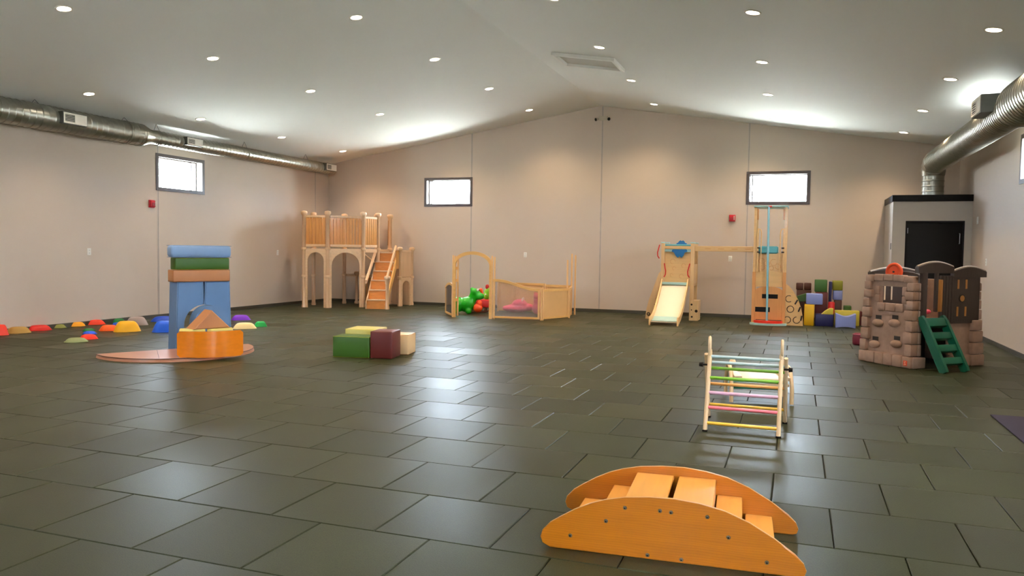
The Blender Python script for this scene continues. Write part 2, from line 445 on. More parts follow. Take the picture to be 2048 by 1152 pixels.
# ---- ducts
def duct_section(b, p0, p1, r, pitch=.11):
    p0, p1 = Vector(p0), Vector(p1); L = (p1 - p0).length; d = (p1 - p0) / L
    pts, rad = [], []; s = 0.0
    while s < L - 1e-6:
        for ds, dr in ((0, 0), (pitch * .78, 0), (pitch * .86, .007), (pitch * .94, .007)):
            if s + ds < L: pts.append(p0 + d * (s + ds)); rad.append(r + dr)
        s += pitch
    pts.append(p1); rad.append(r)
    tube(b, pts, r, 28, radii=rad)
def register(root, face, w, h, name='register'):
    """white grille on a galvanised take-off box; face = matrix whose -y axis points out of the grille"""
    b = NB(); bx(b, -w / 2 - .012, w / 2 + .012, .0, .16, -h / 2 - .012, h / 2 + .012, M=face); o = obj('takeoff_box', b, M_galvd, root, smooth=False)
    g = NB(); f = .022
    bx(g, -w / 2, w / 2, -.008, .0, -h / 2, -h / 2 + f); bx(g, -w / 2, w / 2, -.008, .0, h / 2 - f, h / 2)
    bx(g, -w / 2, -w / 2 + f, -.008, .0, -h / 2 + f, h / 2 - f); bx(g, w / 2 - f, w / 2, -.008, .0, -h / 2 + f, h / 2 - f)
    bx(g, -.008, .008, -.008, .0, -h / 2 + f, h / 2 - f)
    bmesh.ops.transform(g, matrix=face, verts=g.verts); rg = obj(name, g, M_white, root, smooth=False)
    d = NB(); bx(d, -w / 2 + f, -.008, -.002, .0, -h / 2 + f, h / 2 - f, M=face); obj('opening', d, M_black, rg, smooth=False)
    d = NB(); bx(d, .008, w / 2 - f, -.004, .0, -h / 2 + f, h / 2 - f, M=face); obj('damper_plate', d, M_white, rg, smooth=False)
    for k in range(5):
        z = -h / 2 + f + (h - 2 * f) * (k + .5) / 5
        d = NB(); bx(d, -w / 2 + f, -.008, -.007, -.002, z - .003, z + .003, M=face); obj('louvre', d, M_white, rg, smooth=False)
DX, DZ = -8.18, 3.335
t = thing('spiral_duct', 'long galvanised spiral duct hung along the left wall', 'duct', (DX, YB, DZ))
def D(y, z=0): return (0, y - YB, z)
b = NB(); duct_section(b, D(YF + .05), D(7.58), .19); obj('wide_section', b, M_galv, t)
b = NB(); tube(b, [D(7.58), D(7.62), D(7.80), D(7.84)], .19, 28, radii=[.195, .195, .132, .132]); obj('reducer', b, M_galv, t)
b = NB(); duct_section(b, D(7.84, 0), D(13.70, 0), .128, .10); obj('narrow_section', b, M_galv, t)
b = NB(); cyl(b, D(13.68), D(13.72), .134, .134, 28); obj('end_cap', b, M_galv, t)
for (y, w, h) in ((6.05, .42, .16), (8.75, .40, .13), (13.42, .42, .15)):
    rr = .19 if y < 7.5 else .128
    an = math.radians(12)
    # grille faces the room (+x), tipped slightly down
    F = Matrix.Translation((0, y - YB, 0)) @ Matrix.Rotation(0, 4, 'Y') @ Matrix.Rotation(PI / 2, 4, 'Z') @ Matrix.Translation((0, -rr - .06, .02))
    register(t, F, w, h)
for y in (5.55, 7.25, 7.98, 10.4, 12.6, 3.0):
    rr = .19 if y < 7.6 else .128
    b = NB()
    zt = ceil_z(DX) - DZ
    tube(b, [(-rr * .6, y - YB, rr * .82), (0, y - YB, zt)], .004, 5); tube(b, [(rr * .6, y - YB, rr * .82), (0, y - YB, zt)], .004, 5)
    obj('hanger_wire', b, M_steel, t)
    b = NB(); tube(b, [(rr * 1.04 * math.cos(a * PI / 12), y - YB, rr * 1.04 * math.sin(a * PI / 12)) for a in range(24)], .006, 5, closed=True); obj('hanger_strap', b, M_galv, t)
# right duct: riser from the closet, elbow, run along the right wall
RXD, RZD, RR = 5.20, 3.13, .205
t = thing('spiral_duct', 'galvanised spiral duct rising from the corner closet and running along the right wall', 'duct', (RXD, 13.30, 2.505))
b = NB(); duct_section(b, (0, 0, 0), (0, 0, .42), .19, .10); obj('riser', b, M_galv, t)
b = NB(); pts = []
zc = RZD - 2.505
for k in range(9):
    a = k / 8 * PI / 2; R = zc - .40
    pts.append((0, -R + R * math.cos(a) + 0, .40 + R * math.sin(a)))
tube(b, pts, RR, 28, radii=[.20] + [RR + (.006 if k % 2 else 0) for k in range(7)] + [RR]); obj('elbow', b, M_galv, t)
ye = pts[-1][1]
b = NB(); duct_section(b, (0, ye, zc), (0, 7.3 - 13.3, zc), RR, .085); obj('run', b, M_galv, t)
b = NB(); tube(b, [(0, 7.3 - 13.3, zc), (0, 7.12 - 13.3, zc)], RR, 28, radii=[RR + .004, .262]); obj('reducer', b, M_galv, t)
b = NB(); duct_section(b, (0, 7.12 - 13.3, zc), (0, YF + .05 - 13.3, zc), .26, .10); obj('wide_section', b, M_galv, t)
F = Matrix.Translation((-.34, 7.75 - 13.3, zc + .10)) @ Matrix.Rotation(-PI / 2, 4, 'Z')
register(t, F, .50, .19)
b = NB(); bx(b, -.20, -.05, 7.49 - 13.3, 8.01 - 13.3, zc - .01, zc + .21); obj('takeoff_neck', b, M_galvd, t, smooth=False)

# ================================================================== WALL FITTINGS, CLOSET
def plate(label, wall, s, z, w=.075, h=.12, cat='outlet', name='wall_outlet', toggles=1):
    if wall == 'b': loc, rz = (s, YB, z), 0
    elif wall == 'l': loc, rz = (XL, s, z), PI / 2
    else: loc, rz = (XR, s, z), -PI / 2
    t = thing(name, label, cat, loc, rz, 'wall plates')
    sbox('cover_plate', M_white, t, -w / 2, w / 2, -.008, 0, -h / 2, h / 2, bev=.003)
    if name == 'wall_outlet':
        for dz in (-.024, .024):
            r = sbox('receptacle', M_reveal, t, -.017, .017, -.011, -.008, dz - .014, dz + .014, bev=.002)
            sbox('slot', M_black, r, -.008, -.005, -.0115, -.011, dz - .006, dz + .006); sbox('slot', M_black, r, .005, .008, -.0115, -.011, dz - .006, dz + .006)
    else:
        for k in range(toggles):
            cx = (k - (toggles - 1) / 2) * .045
            sbox('rocker', M_reveal, t, cx - .015, cx + .015, -.013, -.008, -.033, .033, bev=.003)
plate('white wall outlet on the left wall, nearer the front', 'l', 6.86, 1.26)
plate('white wall outlet on the left wall beside the wooden loft', 'l', 12.07, 1.25)
plate('white wall outlet on the back wall above the play gate', 'b', -3.18, 1.28)
plate('white wall outlet on the back wall below the ladder bridge', 'b', 1.49, 1.27)
plate('white wall outlet on the right wall above the playhouse', 'r', 11.55, 1.30)
plate('white light switch on the right wall next to the closet', 'r', 12.35, 2.02, .12, .13, 'switch', 'light_switch', 2)
def alarm(label, wall, s, z):
    loc, rz = ((s, YB, z), 0) if wall == 'b' else ((XL, s, z), PI / 2)
    t = thing('fire_alarm', label, 'fire alarm', loc, rz, 'fire alarms')
    sbox('back_box', M_red, t, -.066, .066, -.03, 0, -.072, .072, bev=.006)
    sbox('body', M_red, t, -.056, .056, -.062, -.03, -.06, .06, bev=.012)
    b = NB(); lathe(b, [(0.001, .010), (.03, .008), (.036, 0)], 20, Matrix.Translation((-.008, -.062, -.008)) @ Matrix.Rotation(PI / 2, 4, 'X')); obj('horn_grille', b, mat('alarm_dark_red', (150, 14, 28), .4), t)
    sbox('strobe', M_white, t, .034, .05, -.074, -.06, -.045, .045, bev=.005)
alarm('square red fire alarm on the left wall below the window', 'l', 8.25, 2.16)
alarm('square red fire alarm on the back wall beside the climbing tower', 'b', 1.51, 2.14)

CX0, CY0 = 4.49, 12.79
t = thing('utility_closet', 'beige corner utility closet with black door and black top band', 'closet', ((CX0 + XR) / 2, (CY0 + YB) / 2, 0))
hx, hy = (XR - CX0) / 2, (YB - CY0) / 2
M_clos = mat('closet_paint', (198, 188, 176), .55, vary=.015)
b = NB()
dx0, dx1, dz1 = 4.71 - (CX0 + hx), 5.67 - (CX0 + hx), 2.03
bx(b, -hx, hx - .002, -hy + .06, hy - .002, 0, 2.385)
bx(b, -hx, dx0, -hy, -hy + .06, 0, 2.385); bx(b, dx1, hx - .002, -hy, -hy + .06, 0, 2.385); bx(b, dx0, dx1, -hy, -hy + .06, dz1, 2.385)
obj('body', b, M_clos, t, smooth=False)
sbox('top_band', M_black, t, -hx - .02, hx - .002, -hy - .02, hy - .002, 2.385, 2.505, bev=.004)
d = sbox('door', M_black, t, dx0 + .03, dx1 - .03, -hy + .015, -hy + .055, .01, dz1 - .03, bev=.003)
b = NB(); bx(b, dx0, dx0 + .03, -hy - .008, -hy + .058, 0, dz1); bx(b, dx1 - .03, dx1, -hy - .008, -hy + .058, 0, dz1); bx(b, dx0 + .03, dx1 - .03, -hy - .008, -hy + .058, dz1 - .03, dz1)
obj('door_frame', b, M_black, t, smooth=False)
for z in (1.85, 1.05, .25): sbox('hinge', M_steel, d, dx0 + .022, dx0 + .045, -hy - .004, -hy + .015, z - .05, z + .05, bev=.003)
b = NB(); tube(b, [(dx1 - .075, -hy + .015, 1.62), (dx1 - .075, -hy - .03, 1.62), (dx1 - .075, -hy - .03, 1.80), (dx1 - .075, -hy + .015, 1.80)], .008, 8); obj('handle', b, M_steel, d)
sbox('latch_plate', M_black, t, -hx - .006, -hx, -hy + .10, -hy + .16, 1.50, 1.62, bev=.002)

# floor mat at the right edge
t = sbox('floor_mat', mat('mat_navy', (46, 42, 66), .9, bump=.3, bscale=300), None, 4.48, 5.70, 2.70, 4.51, .0005, .012, bev=.004)
tag(t, 'dark navy floor mat lying by the right wall', 'mat')
# ================================================================== WOODEN ROCKER STEPS (foreground)
W_or = wood('honey_plywood', (180, 102, 6), 'x', .35, .09, .35)
_nt = W_or.node_tree; _wv = _nt.nodes.new('ShaderNodeTexWave'); _wv.inputs['Scale'].default_value = 13; _wv.inputs['Distortion'].default_value = 7; _wv.inputs['Detail'].default_value = 3; _wv.inputs['Detail Scale'].default_value = .6; _wv.bands_direction = 'Z'
_m = _nt.nodes.new('ShaderNodeMapping'); _m.inputs['Scale'].default_value = (.5, 1, 2.2); _t = _nt.nodes.new('ShaderNodeTexCoord'); _nt.links.new(_t.outputs['Object'], _m.inputs[0]); _nt.links.new(_m.outputs[0], _wv.inputs[0])
_x = _nt.nodes.new('ShaderNodeMix'); _x.data_type = 'RGBA'; _x.blend_type = 'MULTIPLY'; _x.inputs['B'].default_value = (.88, .84, .78, 1)
_src = _nt.nodes['Principled BSDF'].inputs['Base Color'].links[0].from_socket; _nt.links.new(_src, _x.inputs['A']); _mm = _nt.nodes.new('ShaderNodeMath'); _mm.operation = 'POWER'; _mm.inputs[1].default_value = 3.0; _nt.links.new(_wv.outputs['Fac'], _mm.inputs[0]); _nt.links.new(_mm.outputs[0], _x.inputs['Factor']); _nt.links.new(_x.outputs['Result'], _nt.nodes['Principled BSDF'].inputs['Base Color'])
W_ort = wood('honey_plywood_toplit', (232, 164, 70), 'y', .36, .08, .3)  # lit copy of the side plywood: overhead light put into the lighter colour
W_edge = wood('plywood_edge', (226, 176, 124), 'x', .5)
A = Vector((1.788, .122, 0)); ra = math.atan2(.054, .901)
t = thing('step_rocker', 'honey orange plywood step rocker with curved sides in the foreground', 'step rocker', A, ra)
OUT = [(-.047, .045), (-.038, .077), (-.002, .117), (.046, .149), (.116, .192), (.187, .227), (.256, .251), (.348, .272), (.461, .284), (.572, .287), (.682, .277), (.79, .255), (.896, .214), (1.002, .155), (1.086, .097), (1.123, .06), (1.135, .03), (1.128, .008), (1.11, 0), (.0, 0), (-.037, .017)]
def panel(y0, y1):
    b = NB(); prism(b, OUT, y0, y1, bev=.003); o = obj('side_panel', b, W_or, t)
    e = NB(); n = len(OUT)
    lo = [e.verts.new((x, y0 + .0035, z)) for x, z in OUT]; hi = [e.verts.new((x, y1 - .0035, z)) for x, z in OUT]
    cx, cz = .55, .13
    for L in (lo, hi):
        for v in L: v.co.x += (v.co.x - cx) * .0012; v.co.z += .0006 if v.co.z > .02 else 0
    for k in range(n): e.faces.new((lo[k], lo[(k + 1) % n], hi[(k + 1) % n], hi[k]))
    obj('ply_edge', e, W_edge, o)
    return o
pn = panel(0, .02); pb = panel(.54, .56)
for i, (x, z) in enumerate([(.097, .067), (.263, .154), (.349, .225), (.507, .228), (.556, .226), (.715, .223), (.808, .142), (.456, .018), (.607, .016), (.972, .05)]):
    b = NB(); lathe(b, [(.0001, .006), (.006, .005), (.0095, .0)], 12, Matrix.Translation((x, 0, z)) @ Matrix.Rotation(PI / 2, 4, 'X')); bo = obj('bolt', b, M_steel, pn)
    b = NB(); cyl(b, (x, -.006, z), (x, -.0066, z), .004, .004, 6); obj('hex_socket', b, M_black, bo)
# treads (each with a riser board on the outer side)
for (x0, x1, z, sd) in ((.335, .525, .243, -1), (.55, .735, .243, 1), (.215, .33, .165, -1), (.742, .865, .165, 1), (.06, .205, .08, -1), (.88, 1.01, .083, 1)):
    tr = sbox('tread', W_ort, t, x0, x1, .02, .54, z - .018, z, bev=.003, seg=1)
    lowz = {.243: .165, .165: .083}.get(z, .0)
    xr = x1 - .018 if sd > 0 else x0
    sbox('riser', W_edge, t, xr, xr + .018, .02, .54, max(lowz - .01, .004), z - .018, bev=.002, seg=1)

# ================================================================== CLIMBING TRIANGLE
W_pale = wood('pale_birch', (228, 200, 160), 'z', .45, .05, .1)
t = thing('climbing_triangle', 'folding wooden climbing triangle with rainbow coloured rungs', 'climbing frame', (2.48, 3.15, 0), math.radians(-.5))
hw = .272
def rung_mat(n, c): return mat('rung_' + n, c, .35, vary=.03, coat=.2)
FEET_F, FEET_B, AP = -.275, .275, (-.0, .60)
for s in (-1, 1):
    b = NB(); x = s * hw
    tube(b, [(x, FEET_F - .0, .006), (x, -.04, .60)], .017, 10); lg = obj('front_leg', b, W_pale, t)
    sbox('rubber_foot', M_black, lg, x - .02, x + .02, FEET_F - .02, FEET_F + .02, 0, .014, bev=.003)
    b = NB(); xi = s * (hw - .0)
    tube(b, [(xi + s * .034, FEET_B, .006), (xi + s * .034, -.01, .575)], .016, 10); lg = obj('rear_leg', b, W_pale, t)
    sbox('rubber_foot', M_black, lg, xi + s * .034 - .02, xi + s * .034 + .02, FEET_B - .02, FEET_B + .02, 0, .014, bev=.003)
    # hand loop on top
    b = NB(); pts = [(x + s * .004, -.045 + .028 * math.cos(a), .655 + .062 * math.sin(a)) for a in [2 * PI * k / 18 for k in range(18)]]
    tube(b, pts, .0115, 8, closed=True); obj('hand_loop', b, W_pale, t)
    b = NB(); bx(b, x - .012, x + .012, -.07, -.005, .555, .62, .01); obj('hinge_block', b, W_pale, t)
    b = NB(); cyl(b, (x + s * .02, -.035, .49), (x + s * .075, -.035, .49), .008, .008, 10); cyl(b, (x + s * .055, -.035, .49), (x + s * .085, -.035, .49), .02, .016, 12); obj('lock_knob', b, M_black, t)
for n, z, c in (('yellow', .062, (236, 186, 54)), ('pink', .178, (236, 112, 128)), ('lilac', .288, (218, 176, 204)), ('green', .40, (112, 176, 32)), ('blue', .562, (176, 206, 214))):
    y = FEET_F + (-.04 - FEET_F) * z / .6
    b = NB(); cyl(b, (-hw, y, z), (hw, y, z), .0135, .0135, 14); o = obj('rung', b, rung_mat(n, c), t); o['label'] = n + ' front rung'
for n, z, c in (('yellow', .125, (236, 186, 54)), ('orange', .315, (240, 176, 90)), ('green', .455, (112, 176, 32)), ('blue', .505, (176, 206, 214))):
    y = FEET_B + (-.01 - FEET_B) * z / .575
    b = NB(); cyl(b, (-hw - .034, y, z), (hw + .034, y, z), .0125, .0125, 14); o = obj('rung', b, rung_mat(n, c), t); o['label'] = n + ' rear rung'

# ================================================================== WOODEN PUSH BENCH behind the triangle
t = thing('wooden_bench_toy', 'pale wooden toy bench with teal shelf behind the climbing triangle', 'toy bench', (2.53, 4.40, 0), math.radians(12))
W_seat = wood('bench_cream', (238, 220, 196), 'x', .45, .03, .1)
M_teal = mat('teal_board', (60, 170, 150), .4, vary=.03)
for s in (-1, 1):
    b = NB(); x = s * .27
    pts = [(x, -.20, 0.012), (x, -.19, .16), (x, -.10, .30), (x, .02, .33), (x, .12, .30), (x, .19, .16), (x, .20, .012)]
    sm = []
    for i in range(len(pts) - 1):
        for k in range(4):
            f = k / 4; p0 = Vector(pts[max(i - 1, 0)]); p1 = Vector(pts[i]); p2 = Vector(pts[i + 1]); p3 = Vector(pts[min(i + 2, len(pts) - 1)])
            sm.append(.5 * ((2 * p1) + (p2 - p0) * f + (2 * p0 - 5 * p1 + 4 * p2 - p3) * f * f + (3 * p1 - p0 - 3 * p2 + p3) * f ** 3))
    sm.append(Vector(pts[-1]))
    tube(b, sm, .018, 10); obj('side_loop', b, W_pale, t)
    b = NB(); ell(b, (x + s * -.03, .0, .36), (.03, .03, .032)); obj('knob', b, W_pale, t)
sbox('seat_board', W_seat, t, -.25, .25, -.21, .19, .225, .243, bev=.005)
for s in (-1, 1): sbox('seat_end', W_seat, t, s * .215 - .035, s * .215 + .035, -.22, .20, .243, .262, bev=.006)
sbox('shelf', M_teal, t, -.25, .25, .02, .16, .10, .155, bev=.004)
sbox('front_rail', W_pale, t, -.25, .25, -.175, -.15, .165, .19, bev=.004)

# ================================================================== FOAM BLOCK STACK (left)
def foam(name, c): return mat('vinyl_' + name, c, .42, vary=.04, scale=3, bump=.12, bscale=9)
F_blue = foam('blue', (94, 130, 176)); F_green = foam('green', (52, 92, 18)); F_tan = foam('tan', (178, 122, 80)); F_maroon = foam('maroon', (92, 26, 22))
F_sky = foam('sky_blue', (128, 162, 206)); F_cream = foam('cream', (222, 188, 140)); F_olive = foam('olive', (196, 190, 108)); F_brown = foam('brown', (78, 42, 26))
F_navy = foam('navy', (30, 30, 84)); F_lilac = foam('periwinkle', (138, 152, 216)); F_yel = foam('yellow', (236, 186, 20)); F_lemon = foam('lemon', (212, 196, 70)); F_lime = foam('lime', (140, 142, 30)); F_redv = foam('red', (186, 24, 24)); F_pinkwood = mat('tan_mat_vinyl', (172, 120, 94), .3, vary=.04, bump=.05, bscale=6)
ra = math.radians(63); O = Vector((-4.83, 4.84, 0))
xd = Vector((math.cos(ra), math.sin(ra), 0)); yd = Vector((-math.sin(ra), math.cos(ra), 0))
def soft_box(name, label, m, loc, rz, w, d, h, group=None, bev=.018, puff=.008, cat='foam block'):
    """upholstered foam block: rounded edges, slightly swollen faces, origin at the base front-left corner"""
    b = NB(); bx(b, 0, w, 0, d, 0, h, bev=bev, seg=3)
    o = obj(name, b, m); o.location = loc; o.rotation_euler = (0, 0, rz)
    return tag(o, label, cat, group)
def seams(o, w, d, h, m):
    b = NB(); r = .0035; e = .006
    for z in (e, h - e): tube(b, [(e, e, z), (w - e, e, z), (w - e, d - e, z), (e, d - e, z)], r, 5, closed=True)
    obj('piping', b, m, o)
def arch_half(label, mirror, loc):
    W2, H, R, cz = .372, .905, .265, .335
    pts = [(0, 0), (W2 - R, 0)] + [(W2 + R * math.cos(math.radians(a)), cz + R * math.sin(math.radians(a))) for a in range(180, 89, -9)] + [(W2 - .012, H), (.025, H)]
    if mirror: pts = [(2 * W2 + .01 - x, z) for x, z in pts]
    b = NB(); prism(b, pts, 0, .29, bev=.012); o = obj('foam_arch_block', b, F_blue); o.location = loc; o.rotation_euler = (0, 0, ra)
    b = NB(); q = [(x, .004, z) for x, z in pts]; tube(b, q, .0035, 5, closed=True); obj('piping', b, F_sky, o)
    return tag(o, label, 'foam block', 'foam stack')
arch_half('blue foam half arch on the left under the stacked slabs', False, O)
arch_half('blue foam half arch on the right under the stacked slabs', True, O)
def on_stack(x, y, z): return O + xd * x + yd * y + Vector((0, 0, z))
o = soft_box('foam_slab', 'tan foam slab resting on the blue arch halves', F_tan, on_stack(-.035, -.01, .906), ra, .77, .20, .162, 'foam stack'); seams(o, .77, .20, .162, F_brown)
o = soft_box('foam_slab', 'dark green foam slab between tan and light blue slabs', F_green, on_stack(.0, .0, 1.069), ra, .73, .19, .16, 'foam stack'); seams(o, .73, .19, .16, F_lime)
o = soft_box('foam_slab', 'light blue rounded foam slab topping the stack', F_sky, on_stack(-.05, -.01, 1.230), ra, .81, .20, .165, 'foam stack', bev=.045); seams(o, .81, .20, .165, F_blue)
# arch plug standing in the opening
PT = .045
b = NB(); prism(b, [(-.225, 0), (.225, 0)] + arc(0, .325, .225, .225, 0, 180, 20), 0, .19, bev=.012)
o = obj('foam_arch_plug', b, F_blue); o.location = on_stack(.395, -.205, PT + .001); o.rotation_euler = (0, 0, ra); tag(o, 'blue rounded foam plug standing inside the arch opening', 'foam block', 'foam stack')
# semicircular tan mat
b = NB(); R = .96
poly = [(R * math.cos(PI + PI * k / 40), R * math.sin(PI + PI * k / 40)) for k in range(41)]
lo = [b.verts.new((x, y, .0)) for x, y in poly]; hi = [b.verts.new((x * .985, y * .985, PT)) for x, y in poly]
n = len(poly); b.faces.new(hi); b.faces.new(list(reversed(lo)))
for k in range(n): b.faces.new((lo[k], lo[(k + 1) % n], hi[(k + 1) % n], hi[k]))
o = obj('half_round_mat', b, F_pinkwood); o.location = (-4.73, 4.75, .0005); o.rotation_euler = (0, 0, math.radians(60))
tag(o, 'tan half round foam mat lying under the orange curved board', 'mat')
b = NB(); tube(b, [(x * .992, y * .992, PT - .004) for x, y in poly], .005, 6); obj('piping', b, F_brown, o)
b = NB(); tube(b, [(-.45, -.80, PT + .0005), (-.25, -.01, PT + .0005)], .003, 5); obj('seam', b, F_brown, o)
# orange curved balance board standing on edge
pL, pR = on_z(354, 715, PT), on_z(486.5, 710.5, PT)
ch = (pR - pL); Lc = ch.length; rb = math.atan2(ch.y, ch.x)
b = NB(); prof = []
for k in range(25):
    f = k / 24; x = f * Lc; bow = -.13 * math.sin(PI * f)
    prof.append((x, bow))
H = .315
for k in range(24):
    pass
rows = []
cr_ = .03
for k, (x, y) in enumerate(prof):
    ex = min(x, Lc - x); cut = 0 if ex > cr_ else cr_ - math.sqrt(max(cr_ ** 2 - (cr_ - ex) ** 2, 0))
    tx = prof[min(k + 1, 24)][0] - prof[max(k - 1, 0)][0]; ty = prof[min(k + 1, 24)][1] - prof[max(k - 1, 0)][1]
    L_ = math.hypot(tx, ty); nx, ny = -ty / L_, tx / L_
    rows.append([b.verts.new((x, y, cut)), b.verts.new((x, y, H - cut)), b.verts.new((x + nx * .018, y + ny * .018, H - cut)), b.verts.new((x + nx * .018, y + ny * .018, cut))])
for a_, c_ in zip(rows, rows[1:]):
    for k in range(4): b.faces.new((a_[k], c_[k], c_[(k + 1) % 4], a_[(k + 1) % 4]))
b.faces.new(rows[0]); b.faces.new(list(reversed(rows[-1])))
o = obj('balance_board', b, wood('glossy_orange_ply', (228, 128, 22), 'x', .22, .07, .5)); o.location = (pL.x, pL.y, PT + .001); o.rotation_euler = (0, 0, rb)
tag(o, 'glossy orange curved plywood balance board standing on its edge', 'balance board')
# olive blocks and tan triangle behind the board
cb = Vector((math.cos(rb), math.sin(rb), 0)); nb = Vector((-math.sin(rb), math.cos(rb), 0))
q = pL + cb * .02 + nb * .05; q.z = PT + .001
soft_box('foam_block', 'pale olive foam block behind the left half of the orange board', F_olive, q, rb, .30, .22, .325, 'foam stack')
q = pL + cb * .34 + nb * .05; q.z = PT + .001
soft_box('foam_block', 'pale olive foam block behind the right half of the orange board', F_olive, q, rb, .30, .22, .325, 'foam stack')
b = NB(); prism(b, [(0, 0), (.46, 0), (.23, .225)], 0, .24, bev=.01)
q = pL + cb * .185 + nb * .035; q.z = PT + .328
o = obj('foam_triangle', b, F_tan); o.location = q; o.rotation_euler = (0, 0, rb + .38)
tag(o, 'tan triangular foam prism perched behind the orange board', 'foam block')

# ================================================================== STEPPING STONES (left wall)
def stone(uL, uR, vb, vt, c, label, rough=.45):
    pl, pr = on_z(uL, vb), on_z(uR, vb); w = (pr - pl).length; r = w / 2
    mid = (pl + pr) / 2; dv = (mid - CAM); dv.z = 0; dv.normalize()
    cpos = mid + dv * r * .45
    dist = (cpos - CAM).length
    # height from the row of its top
    top = ray((uL + uR) / 2, vt); k = (cpos.x - CAM.x) / top.x; h = max(.035, min(.30, CAM.z + top.z * k))
    b = NB(); N = 30
    prof_ = [(1.0, 0.0), (1.0, .08), (.96, .22), (.88, .45), (.77, .70), (.64, .90), (.50, .985), (.25, 1.0), (0.0, 1.0)]
    rings = []
    ph = random.uniform(0, 2)
    for (rr, zz) in prof_[:-1]:
        rings.append([b.verts.new((r * rr * (1 + .06 * math.cos(3 * a + ph)) * math.cos(a), r * .72 * rr * (1 + .06 * math.cos(3 * a + ph)) * math.sin(a), h * zz)) for a in [2 * PI * j / N for j in range(N)]])
    for a_, c_ in zip(rings, rings[1:]):
        for j in range(N): b.faces.new((a_[j], a_[(j + 1) % N], c_[(j + 1) % N], c_[j]))
    b.faces.new(rings[-1]); b.faces.new(list(reversed(rings[0])))
    cname = 'stone_%d_%d_%d' % c
    o = obj('stepping_stone', b, mat(cname, c, rough, vary=.02, bump=.1, bscale=60), angle=60); o.location = (cpos.x, cpos.y, 0); o.rotation_euler = (0, 0, math.atan2(dv.y, dv.x) - PI / 2)
    tag(o, label, 'stepping stone', 'coloured plastic stepping stones')
    b = NB(); tube(b, [(r * 1.005 * (1 + .06 * math.cos(3 * a + ph)) * math.cos(a), r * .725 * (1 + .06 * math.cos(3 * a + ph)) * math.sin(a), .006) for a in [2 * PI * j / N for j in range(N)]], .006, 5, closed=True)
    obj('rubber_rim', b, mat(cname, c), o)
    return o
RO, OR_, YE, GN, BL, TN, OL, GY = (236, 50, 10), (240, 92, 16), (240, 176, 10), (0, 120, 50), (0, 84, 214), (176, 136, 62), (132, 134, 60), (160, 146, 144)
stone(-14, 16, 671, 649, RO, 'orange red stepping stone cut off by the left picture edge')
stone(12, 59, 667, 653.5, TN, 'tan stepping stone beside the orange red one by the left wall')
stone(54, 101, 661.5, 650, (214, 22, 16), 'bright red stepping stone between the tan and olive ones')
stone(101, 132, 656.5, 648.5, OL, 'olive stepping stone next to the bright red one')
stone(138, 169, 653, 644, (240, 160, 10), 'small amber stepping stone standing alone by the left wall')
stone(170, 209, 649.5, 639.5, RO, 'orange red stepping stone against the left wall past the amber one')
stone(226, 250, 645.5, 637, GN, 'green stepping stone against the wall behind the big yellow one')
stone(252, 295, 651, 633.5, GY, 'tall grey stepping stone against the wall behind the yellow one')
stone(224, 242, 650, 645, BL, 'small blue stepping stone peeking between green and yellow ones')
stone(198, 236, 662, 650, OR_, 'orange stepping stone directly left of the big yellow one')
stone(227, 279, 664, 642, YE, 'tall yellow stepping stone, biggest of the group')
stone(303, 352, 643.5, 632.5, (0, 70, 190), 'low dark blue stepping stone behind the tall blue one')
stone(304, 358, 664.5, 641.5, (0, 96, 232), 'tall bright blue stepping stone half hidden by the foam stack')
stone(166, 190, 662.5, 656.5, GN, 'low green stepping stone just behind a low blue one')
stone(166, 193, 668.5, 662, BL, 'low blue stepping stone between green and red ones')
o = stone(159, 194, 679, 668.5, (234, 44, 10), 'red stepping stone with yellow top in the curved line')
stone(129, 174, 685, 675.5, (136, 150, 104), 'grey green stepping stone at the near end of the line')
stone(463, 501, 640.5, 630, (112, 26, 190), 'purple stepping stone right of the foam stack')
stone(466, 512, 658, 645.5, (228, 208, 150), 'cream stepping stone right of the foam stack')
stone(508, 533, 653.5, 642.5, (0, 168, 76), 'emerald green stepping stone right of the cream one')

# ================================================================== FOUR FOAM BLOCKS ON THE FLOOR
O2 = Vector((-2.68, 5.22, 0)); r2 = math.radians(10)
x2 = Vector((math.cos(r2), math.sin(r2), 0)); y2 = Vector((-math.sin(r2), math.cos(r2), 0))
for (x, y, w, d, h, m, lab, pm) in ((0, 0, .49, .30, .27, F_green, 'dark green foam block at the front of the low group', F_lime),
                                (.50, .0, .29, .35, .345, F_maroon, 'dark maroon foam cube between green and cream blocks', F_brown),
                                (.50, .43, .37, .33, .265, F_cream, 'cream tan foam block right of the maroon cube', F_tan),
                                (.03, .335, .44, .42, .33, F_olive, 'olive yellow foam block behind the green one', F_lemon)):
    o = soft_box('foam_block', lab, m, O2 + x2 * x + y2 * y, r2, w, d, h, 'low foam block group'); seams(o, w, d, h, pm)
# ================================================================== WOODEN LOFT (corner)
W_mp = wood('maple', (226, 186, 146), 'z', .42, .08, .2)
W_mpx = wood('maple_rail', (230, 194, 154), 'x', .42, .08, .2)
W_slat = wood('maple_slat', (206, 146, 80), 'z', .4, .12, .25)
W_step = wood('maple_step', (222, 142, 62), 'x', .4, .1, .3)
W_yel = wood('varnished_birch', (230, 172, 92), 'z', .4, .08, .25)
T0 = Vector((-7.0, 13.0, 0))
t = loft = thing('play_loft', 'maple play loft with slatted railing, arches and staircase in the corner', 'play loft', T0)
def rel(p): return Vector((p.x, p.y, 0)) - T0
P1, P2, P3 = rel(on_y(608, 615, 12.05)), rel(on_y(655, 616, 12.15)), rel(on_y(726, 614, 12.72))
P4, P5 = rel(on_y(756, 500, 13.22)), rel(on_y(780, 500, 13.92))
B1 = rel(Vector((-8.05, 12.75, 0))); B2 = rel(Vector((-7.70, 13.55, 0))); B3 = rel(Vector((-7.0, 13.92, 0)))
Q1, Q2 = rel(on_y(799, 612, 13.45)), rel(on_y(823, 610, 13.95))
